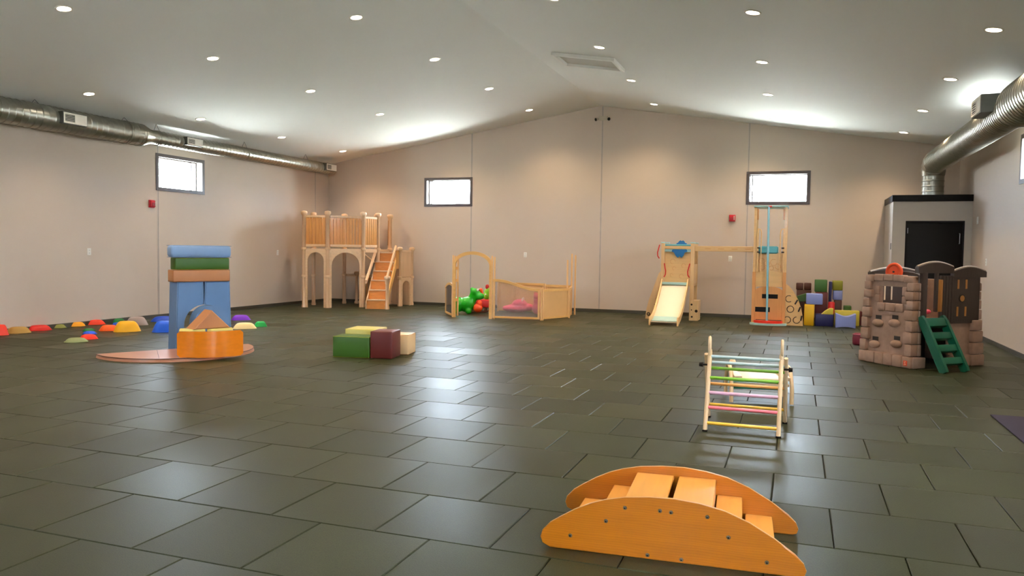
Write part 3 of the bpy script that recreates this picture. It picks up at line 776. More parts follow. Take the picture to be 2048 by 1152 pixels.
def post(p, h, r=.045, cap=True, ring=(.72, 1.36)):
    b = NB(); lathe(b, [(.052, 0), (.056, .03), (.05, .06), (r, .08), (r, h - .05), (r + .012, h - .035), (r + .012, h - .01), (r, h)], 8, Matrix.Translation(p)); o = obj('post', b, W_mp, t)
    if cap:
        b = NB(); lathe(b, [(r + .02, h - .02), (r + .03, h), (r + .032, h + .03), (r + .02, h + .055), (r * .5, h + .065)], 12, Matrix.Translation(p)); obj('post_cap', b, W_mpx, o)
    for z in ring:
        if z < h - .1:
            b = NB(); lathe(b, [(r, z - .03), (r + .018, z - .022), (r + .018, z + .022), (r, z + .03)], 12, Matrix.Translation(p)); obj('collar', b, W_mpx, o)
for p in (P1, P2, P3, P4, P5, B1, B2, B3): post(p, 2.16)
for p in (Q1, Q2): post(p, 1.36, .04, True, (.69,))
def span(A, B, inset=.05):
    d = (B - A); L = d.length; a = math.atan2(d.y, d.x)
    return Matrix.Translation(A) @ Matrix.Rotation(a, 4, 'Z'), inset, L - inset
def rail_panel(A, B, z0, z1, slatw=.052, gap=.016):
    M, x0, x1 = span(A, B)
    sbox('rail', W_mpx, t, x0, x1, -.02, .02, z1 - .05, z1, bev=.005, seg=1, M=M); sbox('rail', W_mpx, t, x0, x1, -.02, .02, z0, z0 + .06, bev=.005, seg=1, M=M)
    n = max(2, int((x1 - x0) / (slatw + gap))); w = (x1 - x0) / n
    for k in range(n):
        sbox('slat', W_slat, t, x0 + k * w + gap / 2, x0 + (k + 1) * w - gap / 2, -.009, .009, z0 + .06, z1 - .05, M=M)
def arch_panel(A, B, z1, rise, leg=.055, z0=0.0):
    M, x0, x1 = span(A, B, .035); cx = (x0 + x1) / 2; rx = (x1 - x0) / 2 - leg; zs = z1 - .085 - rise
    poly = [(x0, z0), (x0 + leg, z0), (x0 + leg, zs)] + arc(cx, zs, rx, rise, 180, 0, 18)[1:-1] + [(x1 - leg, zs), (x1 - leg, z0), (x1, z0), (x1, z1), (x0, z1)]
    b = NB(); prism(b, poly, -.014, .014, M); obj('arch_panel', b, W_mpx, t)
for A_, B_ in ((P1, P2), (P2, P3), (P3, P4), (B1, P1), (B2, B1), (B3, B2), (P5, P5 + (B3 - P5) * .28)): rail_panel(A_, B_, 1.40, 2.12)
arch_panel(P1, P2, 1.36, .20); arch_panel(P2, P3, 1.36, .30)
M, x0, x1 = span(P3, P4); sbox('rail', W_mpx, t, x0, x1, -.02, .02, 1.28, 1.36, bev=.005, seg=1, M=M)
# brace under the railing beside the stairs
b = NB(); tube(b, [P3 + Vector((0, .06, 1.24)) * 1, P4 + Vector((0, 0, .98))], .014, 8); obj('brace', b, W_mpx, t)
# platform and dark lower back panel
b = NB(); poly = [P1, P2, P3, P4, P5, B3, B2, B1]
lo = [b.verts.new((p.x, p.y, 1.30)) for p in poly]; hi = [b.verts.new((p.x, p.y, 1.36)) for p in poly]
b.faces.new(hi); b.faces.new(list(reversed(lo)))
for k in range(8): b.faces.new((lo[k], lo[(k + 1) % 8], hi[(k + 1) % 8], hi[k]))
obj('platform', b, W_mpx, t, smooth=False)
rail_panel(B3, B3 + (B2 - B3) * .62, .02, .70); post(B3 + (B2 - B3) * .62, .74, .035, True, ())
M, x0, x1 = span(B3, B2); sbox('rail', W_mpx, t, x0, x1, -.02, .02, .68, .74, bev=.005, seg=1, M=M)
# stairs
sd = Vector((-.27, .963, 0)).normalized(); sx = Vector((sd.y, -sd.x, 0))
SB = rel(on_z(752, 618)); SW = .215
rise, run, NS = .215, .19, 6
SM = Matrix(((sx.x, sd.x, 0, SB.x), (sx.y, sd.y, 0, SB.y), (0, 0, 1, 0), (0, 0, 0, 1)))
for k in range(NS):
    z = (k + 1) * rise
    if k < NS - 0: sbox('tread', W_mpx, t, -SW, SW, k * run - .02, (k + 1) * run, z - .025, z, bev=.004, seg=1, M=SM)
    sbox('riser', W_step, t, -SW, SW, k * run, k * run + .015, k * rise, z - .025, M=SM)
for s in (-1, 1):
    x = s * (SW + .014)
    poly = [(-.03, 0), (.10, 0), (NS * run, NS * rise - .12), (NS * run, NS * rise + .05), (-.03, .12)]
    b = NB(); prism(b, poly, -.013, .013, SM @ Matrix(((0, 1, 0, x), (1, 0, 0, 0), (0, 0, 1, 0), (0, 0, 0, 1)))); obj('stringer', b, W_mp, t)
    b = NB(); M2 = SM @ Matrix(((0, 1, 0, x), (1, 0, 0, 0), (0, 0, 1, 0), (0, 0, 0, 1)))
    prism(b, [(-.03, .66), (-.03, .58), (NS * run * .86, 1.36), (NS * run * .86, 1.46)], -.02, .02, M2); obj('handrail', b, W_mp, t)
    if s > 0:
        b = NB(); prism(b, [(-.02, .12), (.0, .30), (NS * run * .86, 1.22), (NS * run * .86, .98)], -.012, .012, M2 @ Matrix.Translation((0, .03, 0))); obj('side_board', b, W_yel, t)
N_ = SB + sx * (SW + .05) - sd * .03
post(N_, .70, .042, True, ())
N2_ = SB - sx * (SW + .03) - sd * .0
# panel joining stairs to the low tower
sbox('guard_panel', W_slat, t, *(lambda M, a, c: (a, c, -.01, .01, .90, 1.34))(*span(P4 + Vector((.42, .05, 0)), Q1)), M=span(P4 + Vector((.42, .05, 0)), Q1)[0])
M, x0, x1 = span(Q1, Q2, .035)
sbox('panel', W_mp, t, x0, x1, -.012, .012, .70, 1.30, bev=.003, seg=1, M=M); sbox('rail', W_mpx, t, x0, x1, -.02, .02, 1.30, 1.35, bev=.004, seg=1, M=M)
arch_panel(Q1, Q2, .69, .12, .07)
M, x0, x1 = span(Q2, P5 + Vector((.0, .06, 0)), .035); sbox('panel', W_mp, t, x0, x1, -.012, .012, .0, 1.30, M=M)

# ================================================================== PLAY GATE ENCLOSURE
G0 = Vector((-3.0, 12.0, 0))
t = thing('play_enclosure', 'wooden play enclosure with arched doorway and clear wavy panel', 'play enclosure', G0)
W_g = wood('gate_pine', (226, 180, 122), 'z', .42, .08, .2); W_gx = wood('gate_pine_rail', (226, 176, 104), 'x', .42, .08, .2)
M_acr = glassy('clear_acrylic', (.93, .90, .88), .05, .25, .16)
M_ply = mat('enclosure_panel', (222, 176, 118), .5, vary=.03)
def gp(p): return Vector((p.x, p.y, 0)) - G0
gA, gB, gC = gp(Vector((-3.76, 11.34, 0))), gp(Vector((-2.90, 11.33, 0))), gp(Vector((-1.90, 11.46, 0)))
gD = gp(Vector((-1.56, 12.30, 0))); gE = gp(on_y(1142, 628, 13.1)); gF = gp(on_y(1090, 600, 13.2)); gH = gp(on_y(1030, 600, 13.25)); gJ = gp(on_y(996, 600, 13.25))
gX = gp(on_y(891, 623, 12.05))
def gpost(p, h, w=.034, name='post'):
    b = NB(); lathe(b, [(.02, 0), (.02, .012), (w * .55, .012), (w * .55, h - .02), (w * .3, h)], 10, Matrix.Translation(p)); return obj(name, b, W_g, t)
def gframe(A, B, z0, z1, m, top=None, st=.04):
    """framed panel; top(f) gives the height of the upper edge along the panel"""
    d = B - A; L = d.length; M = Matrix.Translation(A) @ Matrix.Rotation(math.atan2(d.y, d.x), 4, 'Z'); x0, x1 = .025, L - .025
    top = top or (lambda f: z1)
    sbox('stile', W_g, t, x0, x0 + st, -.016, .016, z0, top(0), bev=.003, seg=1, M=M); sbox('stile', W_g, t, x1 - st, x1, -.016, .016, z0, top(1), bev=.003, seg=1, M=M)
    sbox('rail', W_gx, t, x0 + st, x1 - st, -.016, .016, z0, z0 + st, bev=.003, seg=1, M=M)
    n = 20; up_ = [(x0 + (x1 - x0) * k / n, top(k / n)) for k in range(n + 1)]
    b = NB(); prism(b, up_ + [(x, z - .05) for x, z in reversed(up_)], -.02, .02, M); obj('top_rail', b, W_gx, t)
    b = NB(); prism(b, [(x0 + st, z0 + st), (x1 - st, z0 + st)] + [(min(max(x, x0 + st), x1 - st), z - .05) for x, z in reversed(up_)], -.003, .003, M); o = obj('panel', b, m, t, smooth=False)
    return o
for p, h in ((gA, 1.27), (gA + Vector((.035, .03, 0)), 1.26), (gB, 1.27), (gB + Vector((.05, .01, 0)), 1.25), (gC, .64), (gC + Vector((.03, .02, 0)), .64), (gD, .62), (gE, 1.33), (gE + Vector((.07, .04, 0)), 1.30), (gF, .66), (gJ, .66), (gH, .66)): gpost(p, h)
gpost(gp(on_y(1134, 600, 12.55)), 1.20)
# arched doorway
d = gB - gA; L = d.length; M = Matrix.Translation(gA) @ Matrix.Rotation(math.atan2(d.y, d.x), 4, 'Z')
cx = L / 2
outer = arc(cx, 1.10, cx - .01, .25, 180, 0, 24); inner = arc(cx, 1.06, cx - .055, .225, 180, 0, 24)
b = NB(); prism(b, [(.01, .0)] + outer + [(L - .01, .0), (L - .052, .0)] + list(reversed(inner)) + [(.052, .0)], -.02, .02, M); obj('arch', b, W_gx, t)
sbox('jamb', W_g, t, .03, .055, .12, .17, .02, 1.18, bev=.004, seg=1, M=M)
for z in (.35, .75, 1.0): sbox('hinge', W_yel, t, .035, .055, .01, .12, z - .03, z + .03, bev=.004, seg=1, M=M)
gframe(gX, gA, .02, .64, M_acr, lambda f: .60 + .05 * math.sin(PI * f) + .08 * f)
gframe(gB, gC, .02, .8, M_acr, lambda f: .718 + .085 * math.cos(PI * min(1, max(0, (f - .08) / .85))))
gframe(gC, gD, .02, .62, M_ply)
gframe(gD, gE, .02, .62, M_ply)
gframe(gF, gE, .02, .64, M_ply); gframe(gH, gF, .02, .66, M_ply); gframe(gJ, gH, .02, .66, M_ply)

# ---- toys inside the enclosure (soft bodies)
def blob(name, parts, m, parent=None, voxel=.018, smooth=6):
    b = NB()
    for c, r in parts: ell(b, c, r, None, 16, 10)
    o = obj(name, b, m, parent, angle=180)
    md = o.modifiers.new('fuse', 'REMESH'); md.mode = 'VOXEL'; md.voxel_size = voxel; md.use_smooth_shade = True
    ms = o.modifiers.new('soften', 'SMOOTH'); ms.factor = .5; ms.iterations = smooth
    return o
M_dino = mat('hopper_green', (10, 168, 12), .28, vary=.03, coat=.3); M_orange = mat('hopper_orange', (238, 74, 10), .3, vary=.03, coat=.3)
M_pink = mat('rocker_pink', (230, 70, 126), .35, vary=.03); M_tred = mat('toy_red', (198, 30, 24), .35); M_lgreen = mat('toy_lime', (130, 196, 30), .35); M_twhite = mat('toy_white', (236, 232, 222), .4)
dp = on_z(922, 628)
t = thing('bouncy_dinosaur', 'shiny green inflatable bouncy dinosaur with orange feet in the doorway', 'bouncy toy', (dp.x, dp.y + .15, 0), math.radians(18)); t.scale = (1.16, 1.16, 1.16)
blob('body', [((-.13, 0, .17), (.15, .15, .15)), ((.06, 0, .17), (.16, .15, .15)), ((.17, 0, .30), (.08, .09, .13)), ((.21, -.02, .40), (.09, .09, .08)), ((.29, -.04, .33), (.10, .08, .07)), ((.15, .0, .45), (.04, .06, .05)), ((-.27, .0, .15), (.07, .05, .05)),
              ((-.14, -.10, .05), (.06, .06, .055)), ((-.14, .10, .05), (.06, .06, .055)), ((.10, .10, .05), (.06, .06, .055)), ((.10, -.11, .05), (.06, .06, .055))], M_dino, t)
b = NB(); ell(b, (.27, -.10, .115), (.085, .075, .085)); ell(b, (.30, -.10, .20), (.05, .05, .06)); obj('front_foot', b, M_orange, t, angle=180)
b = NB(); ell(b, (.31, .06, .42), (.04, .035, .06)); ell(b, (.33, .06, .36), (.035, .03, .05)); obj('horn', b, M_orange, t, angle=180)
for s in (-1, 1):
    b = NB(); ell(b, (.26, -.02 + s * .055, .445), (.022, .022, .022)); e_ = obj('eye', b, M_twhite, t, angle=180)
    b = NB(); ell(b, (.28, -.02 + s * .058, .445), (.01, .01, .012)); obj('pupil', b, M_black, e_, angle=180)
rp = on_y(959, 618, 12.75); rp.z = 0
t = thing('rocking_toy', 'green and red ride on toy half hidden behind the doorway post', 'ride on toy', (rp.x, rp.y, 0), math.radians(12)); t.scale = (1.12, 1.12, 1.12)
b = NB(); bx(b, -.22, .22, -.11, .11, .10, .26, .03, 2); obj('body', b, M_tred, t)
for s in (-1, 1):
    b = NB(); tube(b, [(-.26, s * .10, .06), (-.14, s * .10, .02), (0, s * .10, .012), (.14, s * .10, .02), (.26, s * .10, .06)], .014, 8); obj('rocker_rail', b, mat('toy_brown', (104, 56, 40), .4), t)
    b = NB(); cyl(b, (.12, s * .10, .02), (.12, s * .10, .12), .012, None, 8); cyl(b, (-.12, s * .10, .02), (-.12, s * .10, .12), .012, None, 8); obj('rail_post', b, mat('toy_brown', (104, 56, 40)), t)
blob('head', [((.14, 0, .34), (.07, .07, .10)), ((.18, 0, .42), (.09, .07, .07)), ((.25, 0, .40), (.06, .05, .045))], M_lgreen, t)
for s in (-1, 1):
    b = NB(); ell(b, (.15, s * .045, .51), (.03, .025, .045)); obj('ear', b, M_tred, t, angle=180)
b = NB(); tube(b, [(.13, -.14, .36), (.13, .14, .36)], .013, 8); obj('handle', b, M_twhite, t)
pp = on_z(1028, 627)
t = thing('pink_rocker', 'glossy pink plastic rocker toy seen through the clear panel', 'ride on toy', (pp.x, pp.y + .22, 0), math.radians(12))
blob('body', [((-.02, 0, .10), (.31, .15, .095)), ((.05, 0, .20), (.17, .13, .11)), ((.26, 0, .13), (.10, .12, .08)), ((-.24, 0, .10), (.10, .12, .06))], M_pink, t)
b = NB(); bx(b, -.30, .02, -.165, -.14, .07, .10, .01); obj('foot_rail', b, mat('rocker_dark_pink', (190, 36, 84), .35), t)
b = NB(); tube(b, [(.12, -.14, .27), (.12, -.10, .33), (.12, .10, .33), (.12, .14, .27)], .014, 8); obj('handle', b, M_twhite, t)
pp = on_y(1067, 620, 12.45)
t = thing('pink_hopper', 'tall pink toy with red top standing behind the pink rocker', 'toy', (pp.x, pp.y + .25, 0))
blob('body', [((0, 0, .14), (.12, .11, .13)), ((0, 0, .30), (.085, .085, .11))], mat('hopper_rose', (206, 60, 96), .35), t)
blob('head', [((0, -.01, .40), (.09, .085, .075)), ((-.05, -.01, .46), (.03, .03, .045)), ((.05, -.01, .46), (.03, .03, .045))], M_tred, t)

# ================================================================== CLIMBER WITH SLIDE, BRIDGE AND POLE TOWER
W_cl = wood('climber_birch', (230, 190, 134), 'z', .4, .06, .2); W_clx = wood('climber_birch_rail', (230, 186, 124), 'x', .4, .06, .2); W_clo = wood('climber_orange', (216, 150, 84), 'z', .4, .06, .2)
M_aqua = mat('aqua_plastic', (92, 178, 190), .35, vary=.03); M_sea = mat('sea_blue', (20, 104, 166), .35); M_cream = mat('slide_cream', (240, 224, 198), .3, vary=.01, coat=.3); M_paq = mat('pale_aqua', (170, 208, 204), .35)
M_rope = mat('red_rope', (206, 34, 22), .5); M_pole = mat('pole_blue', (150, 208, 222), .25, .0, coat=.4)
C0 = Vector((1.35, 13.0, 0))
t = thing('climbing_set', 'birch climbing set with slide, ladder bridge and blue pole tower', 'climbing set', C0)
def cb_(name, m, x0, x1, y0, y1, z0, z1, bev=.004, M=None): return sbox(name, m, t, x0 - C0.x, x1 - C0.x, y0 - C0.y, y1 - C0.y, z0, z1, bev=bev, seg=1, M=M)
def cv(x, y, z): return Vector((x, y, z)) - C0
# slide module: posts x .20-.27 and .80-.88
for x0, x1 in ((.205, .275), (.80, .875)):
    for y in (12.96, 13.56):
        cb_('post', W_cl, x0, x1, y, y + .05, 0, 1.575); cb_('post_cap', M_paq, x0 - .01, x1 + .01, y - .01, y + .06, 1.575, 1.60, .006)
cb_('back_board', W_clx, .275, .80, 13.0, 13.02, .70, 1.42)
for (x, z, r) in ((.44, 1.20, .05), (.47, 1.06, .035), (.66, 1.12, .04), (.42, .92, .03), (.62, .90, .04)):
    b = NB(); tube(b, [cv(x + r * math.cos(a), 12.9985, z + r * math.sin(a)) for a in [2 * PI * k / 16 * .8 for k in range(16)]], .004, 5); obj('engraved_swirl', b, W_clo, t)
cb_('deck', W_clx, .21, .87, 12.97, 13.60, .70, .745)
cb_('side_wall', W_cl, .21, .235, 13.01, 13.56, .75, 1.40); cb_('side_wall', W_cl, .845, .87, 13.01, 13.56, .75, 1.15)
cb_('roof_board', M_aqua, .27, .80, 12.99, 13.55, 1.52, 1.555, .01)
cb_('fascia', W_clx, .275, .80, 12.955, 12.98, 1.455, 1.52)
cb_('canopy_drop', M_paq, .275, .80, 12.965, 12.985, 1.40, 1.455)
b = NB(); pl = [(.0, 0), (.05, -.03), (.09, -.10), (.13, -.13), (.16, -.10), (.20, -.13), (.24, -.09), (.26, -.03), (.32, .0), (.30, .04), (.02, .04)]
prism(b, [(x + .42 - C0.x, z + 1.41) for x, z in pl], 12.935 - C0.y, 12.96 - C0.y); obj('splash_ornament', b, M_sea, t)
b = NB(); prism(b, [(x * .7 + .47 - C0.x, -z * .5 + 1.575) for x, z in pl], 13.20 - C0.y, 13.22 - C0.y); obj('splash_ornament', b, M_sea, t)
# slide: deck height .745 at y=12.95 down to toe at y=11.57
sl = [(12.97, .735), (12.80, .63), (12.5, .42), (12.2, .24), (11.95, .135), (11.75, .085), (11.60, .075)]
for nm, m, xa, xb, dz, dt in (('slide_bed', M_cream, .235, .775, 0, .018),):
    b = NB(); A1 = []
    for i, (y, z) in enumerate(sl):
        f = (12.97 - y) / 1.4; xo = .0 * f
        A1.append([b.verts.new(cv(xa + .02 * f, y, z)), b.verts.new(cv(xb - .025 * f, y, z)), b.verts.new(cv(xb - .025 * f, y, z - dt)), b.verts.new(cv(xa + .02 * f, y, z - dt))])
    for a_, c_ in zip(A1, A1[1:]):
        for k in range(4): b.faces.new((a_[k], a_[(k + 1) % 4], c_[(k + 1) % 4], c_[k]))
    b.faces.new(A1[0]); b.faces.new(list(reversed(A1[-1]))); obj(nm, b, m, t, angle=50)
cb_('slide_lip', M_paq, .24, .77, 12.90, 12.99, .725, .775, .01)
b = NB(); q = [(11.60, .079), (11.75, .089), (11.95, .139)]
L1 = [b.verts.new(cv(.262, y, z + .002)) for y, z in q]; L2 = [b.verts.new(cv(.748, y, z + .002)) for y, z in q]; L3 = [b.verts.new(cv(.262, y, z + .008)) for y, z in q]; L4 = [b.verts.new(cv(.748, y, z + .008)) for y, z in q]
for k in range(2):
    b.faces.new((L3[k], L4[k], L4[k + 1], L3[k + 1])); b.faces.new((L1[k], L2[k], L2[k + 1], L1[k + 1])); b.faces.new((L1[k], L1[k + 1], L3[k + 1], L3[k])); b.faces.new((L2[k], L2[k + 1], L4[k + 1], L4[k]))
b.faces.new((L1[0], L2[0], L4[0], L3[0])); b.faces.new((L1[2], L2[2], L4[2], L3[2])); obj('runout_pad', b, M_paq, t)
for s, xa, xb in ((-1, .225, .245), (1, .772, .752)):
    b = NB(); pr_ = [(y, z + .085 + (.03 if i == 0 else 0)) for i, (y, z) in enumerate(sl)] + [(11.56, .10), (11.56, 0), (11.62, 0)] + [(11.70, .03), (11.95, .085), (12.2, .19), (12.5, .36), (12.80, .57), (12.97, .68)]
    Mx = Matrix(((0, 1, 0, (xa + xb) / 2 - C0.x), (1, 0, 0, -C0.y), (0, 0, 1, 0), (0, 0, 0, 1)))
    prism(b, pr_, -.012, .012, Mx); obj('slide_side', b, W_cl, t)
# rope handles
for x, z, s in ((.17, 1.38, -1), (.275, 1.0, 1), (.79, 1.0, -1)):
    b = NB(); tube(b, [cv(x, 12.95, z + .16), cv(x + s * .012, 12.93, z + .10), cv(x + s * .035, 12.92, z + .0), cv(x + s * .03, 12.92, z - .07), cv(x, 12.94, z - .12)], .012, 8); obj('rope_handle', b, M_rope, t)
# curved climbing side on the left, lower box on the right
b = NB(); pl = [(-.10, 0), (.03, 0), (.06, .20), (.10, .42), (.16, .62), (.205, .78), (.205, 1.0), (.16, .95), (.06, .66), (-.03, .40), (-.08, .20)]
prism(b, [(x - C0.x, z) for x, z in pl], 12.98 - C0.y, 13.005 - C0.y); obj('ladder_side', b, W_cl, t)
b = NB(); prism(b, [(x - C0.x, z) for x, z in pl], 13.5 - C0.y, 13.525 - C0.y); obj('ladder_side', b, W_cl, t)
for k in range(5):
    z = .12 + k * .16; x = -.05 + .035 * k + .012 * k * k
    b = NB(); cyl(b, cv(x + .03, 13.0, z), cv(x + .03, 13.51, z), .016, None, 10); obj('ladder_rung', b, W_clx, t)
b = NB(); tube(b, [cv(-.035 + .028 * math.cos(a), 12.975, .10 + .028 * math.sin(a)) for a in [2 * PI * k / 16 for k in range(16)]], .009, 6, closed=True); obj('ring_hole', b, M_darkbolt, t)
cb_('lower_box', W_cl, .80, .985, 12.93, 13.30, .0, .415, .006)
for x, z, r in ((.85, .33, .02), (.85, .22, .012), (.86, .08, .02), (.945, .20, .03)):
    b = NB(); cyl(b, cv(x, 12.929, z), cv(x, 12.925, z), r, None, 14); obj('bolt_hole', b, M_darkbolt, t)
# ladder bridge
for y in (12.97, 13.50): cb_('bridge_rail', W_clx, .875, 2.03, y, y + .04, 1.42, 1.525, .006)
for k in range(6):
    x = 1.0 + k * .18; b = NB(); cyl(b, cv(x, 12.99, 1.475), cv(x, 13.52, 1.475), .016, None, 10); obj('bridge_rung', b, W_clo, t)
for k in range(4):
    x = 1.08 + k * .26; cb_('rail_slot', W_clo, x, x + .12, 12.966, 12.971, 1.465, 1.475, 0)
# pole tower
PY = 12.75
for xa, xb in ((2.035, 2.085), (2.60, 2.65)):
    for y in (PY, PY + .60):
        cb_('tower_post', W_cl if y > PY else W_clx, xa, xb, y, y + .05, 0, 2.29)
    cb_('lower_cheek', W_clo, xa - .006, xb + .006, PY - .012, PY + .05, .03, 1.03, .004)
    cb_('brace_block', W_clo, xa if xa < 2.3 else xa - .03, (xb if xa > 2.3 else xb + .03), PY + .05, PY + .10, 2.05, 2.27)
cb_('top_bar', M_paq, 2.02, 2.665, PY - .02, PY + .66, 2.29, 2.325, .01)
cb_('pole_bracket', M_rope, 2.29, 2.36, PY - .05, PY - .02, 2.285, 2.315, .004)
b = NB(); cyl(b, cv(2.325, PY - .05, .03), cv(2.30, PY - .04, 2.30), .021, None, 16); obj('pole', b, M_pole, t)
cb_('upper_panel', W_cl, 2.09, 2.60, PY + .03, PY + .05, 1.05, 1.40); cb_('middle_panel', W_clx, 2.085, 2.60, PY + .02, PY + .04, .74, 1.05)
for (x, z, r, a0) in ((2.19, 1.25, .05, 0), (2.29, 1.20, .05, 2), (2.42, 1.22, .06, 1), (2.50, 1.14, .05, 3), (2.22, 1.12, .04, 2), (2.38, 1.11, .04, 4)):
    b = NB(); tube(b, [cv(x + r * math.cos(a0 + a), PY + .029, z + r * math.sin(a0 + a)) for a in [1.6 * PI * k / 16 for k in range(17)]], .005, 5); obj('engraved_swirl', b, W_clo, t)
b = NB(); prism(b, [(2.09 - C0.x, .10), (2.60 - C0.x, .10), (2.60 - C0.x, .66)] + [(x - C0.x, z) for x, z in arc(2.345, .66, .255, .09, 0, 180, 14)[1:-1]] + [(2.09 - C0.x, .66)], PY - .005 - C0.y, PY + .02 - C0.y); fp = obj('front_panel', b, W_clo, t)
for x0, x1, z0, z1 in ((2.22, 2.515, .515, .60), (2.08 + .02, 2.375, .25, .345)):
    cb_('slot', M_black, x0, x1, PY - .008, PY - .004, z0, z1, .0)
cb_('cushion', M_aqua, 2.12, 2.49, PY + .0, PY + .50, 1.39, 1.535, .02)
for s, x in ((1, 2.11), (-1, 2.53)):
    pts = [cv(x + (.0 if k < 0 else 0), PY - .006, 1.03)]
    hl = [(0, 1.03), (0, 1.80), (.012, 1.85), (.035, 1.872), (.058, 1.85), (.068, 1.80), (.068, 1.03)]
    b = NB(); tube(b, [cv(x + a, PY - .012, z) for a, z in hl], .010, 8); obj('grab_loop', b, W_clx, t)
    cb_('loop_block', W_clx, x - .012 if s > 0 else x + .05, x + .02 if s > 0 else x + .082, PY - .022, PY + .0, 1.03, 1.88, .004)
for x in (2.105, 2.555):
    for z in (1.42, 1.50):
        b = NB(); cyl(b, cv(x, PY - .02, z), cv(x + .05, PY - .02, z), .014, None, 10); obj('clamp', b, M_darkbolt, t)
b = NB(); pl = [(2.09, 12.76), (2.60, 12.76)] + [(x, y) for x, y in arc(2.345, 12.72, .27, .16, 0, -180, 14)]
lo = [b.verts.new(cv(x, y, .04)) for x, y in pl]; hi = [b.verts.new(cv(x, y, .085)) for x, y in pl]
b.faces.new(hi); b.faces.new(list(reversed(lo)))
for k in range(len(pl)): b.faces.new((lo[k], lo[(k + 1) % len(pl)], hi[(k + 1) % len(pl)], hi[k]))
obj('red_step', b, mat('step_red', (226, 40, 14), .4), t)
b = NB(); pl = [(2.0, 12.78), (2.69, 12.78)] + [(x, y) for x, y in arc(2.345, 12.74, .345, .20, 0, -180, 18)]
lo = [b.verts.new(cv(x, y, 0)) for x, y in pl]; hi = [b.verts.new(cv(x, y, .04)) for x, y in pl]
b.faces.new(hi); b.faces.new(list(reversed(lo)))
for k in range(len(pl)): b.faces.new((lo[k], lo[(k + 1) % len(pl)], hi[(k + 1) % len(pl)], hi[k]))
obj('base_plate', b, M_paq, t)
# sail shaped climbing panel on the right
pl = [(2.655, 0), (2.99, 0), (2.985, .14), (2.95, .32), (2.89, .48), (2.80, .64), (2.72, .74), (2.655, .79)]
b = NB(); prism(b, [(x - C0.x, z) for x, z in pl], PY + .05 - C0.y, PY + .075 - C0.y); sp = obj('sail_panel', b, W_clx, t)
b = NB(); prism(b, [(x - C0.x, z) for x, z in pl], PY + .55 - C0.y, PY + .575 - C0.y); obj('sail_panel', b, W_clx, t)
for (x, z, a0) in ((2.72, .52, 1.0), (2.75, .32, 0), (2.70, .11, -1.6), (2.87, .11, 1.6)):
    full_ = z == .32
    b = NB(); tube(b, [cv(x + .062 * math.cos(a0 + a), PY + .047, z + .062 * math.sin(a0 + a)) for a in [(2 if full_ else 1.4) * PI * k / 20 for k in range(20 if full_ else 21)]], .007, 6, closed=full_); obj('ring_cut', b, M_darkbolt, t)
for (x, z, a) in ((2.855, .46, 62), (2.915, .32, 70), (2.955, .15, 80)):
    Mr = Matrix.Translation(cv(x, PY + .047, z)) @ Matrix.Rotation(-math.radians(a), 4, 'Y'); sbox('hand_slot', M_darkbolt, t, -.05, .05, -.004, .0, -.014, .014, M=Mr)

# ================================================================== FOAM BLOCK PILE (by the climbing set)
def pbox(label, m, u0, u1, vt, vb, yf, dep, z0=None, z1=None, bev=.016, name='foam_block', rx=0):
    p0, p1 = on_y(u0, vb, yf), on_y(u1, vt, yf)
    za = p0.z if z0 is None else z0; zb = on_y((u0 + u1) / 2, vt, yf).z if z1 is None else z1
    b = NB(); bx(b, 0, p1.x - p0.x, 0, dep, 0, zb - za, bev=bev, seg=2); o = obj(name, b, m); o.location = (p0.x, yf, za); o.rotation_euler = (0, rx, 0)
    tag(o, label, 'foam block', 'foam block pile by the climbing set'); o['z_top'] = zb
    return o, zb
G = .0015
_, z1 = pbox('golden yellow upright foam block in front of the pile', F_yel, 1607.5, 1629, 609, 651, 12.95, .30, 0)
pbox('light periwinkle foam slab lying on the yellow upright block', F_lilac, 1612, 1646, 588, 609, 12.97, .32, z1 + G)
_, z2 = pbox('dark navy foam block at the front of the pile', F_navy, 1630, 1667, 629, 652, 12.93, .33, 0)
_, z3 = pbox('dark maroon foam block under the green cube', F_maroon, 1630, 1656, 584.5, 630, 13.36, .30, 0)
pbox('dark green foam cube on top of the maroon block', F_green, 1629, 1655, 559.5, 584, 13.37, .27, z3 + G)
pbox('tall navy foam block right of the green cube', F_navy, 1656.5, 1664.5, 563.5, 630, 13.5, .30, 0)
_, z4 = pbox('brown foam block at the bottom of the lilac and lime column', F_brown, 1667.5, 1684, 600.5, 630, 13.6, .25, 0)
_, z5 = pbox('lilac foam cube between brown and lime cubes', F_lilac, 1665.5, 1685.5, 581, 600, 13.6, .25, z4 + G)
pbox('lime foam cube on top of the lilac cube', F_lime, 1665, 1686, 561.5, 580.5, 13.6, .25, z5 + G)
pbox('low green foam block behind the lemon slab', F_green, 1687, 1703, 612, 640, 13.52, .25, 0)
pbox('maroon foam block behind the right end of the lemon slab', F_maroon, 1710, 1725, 623, 650, 13.5, .3, 0)
pbox('lemon yellow foam slab leaning behind the periwinkle wave', F_lemon, 1668, 1719.5, 621.5, 652, 13.28, .16, 0)
_, z6 = pbox('brown foam block under the green wedge', F_brown, 1592, 1607, 603, 640, 13.42, .25, 0)
p0, p1 = on_y(1592, 600, 13.4), on_y(1613, 586, 13.4); hh = on_y(1600, 587, 13.4).z - z6
b = NB(); prism(b, [(0, 0), (p1.x - p0.x, 0), (p1.x - p0.x, hh), (.05, hh * .7), (0, hh * .55)], 0, .27, bev=.01); o = obj('foam_wedge', b, F_green); o.location = (p0.x, 13.4, z6 + G); tag(o, 'green foam wedge at the back left of the pile', 'foam block', 'foam block pile by the climbing set')
_, z7 = pbox('long brown foam block at the wall under two brown cubes', F_brown, 1592, 1623, 580, 620, 13.82, .25, 0)
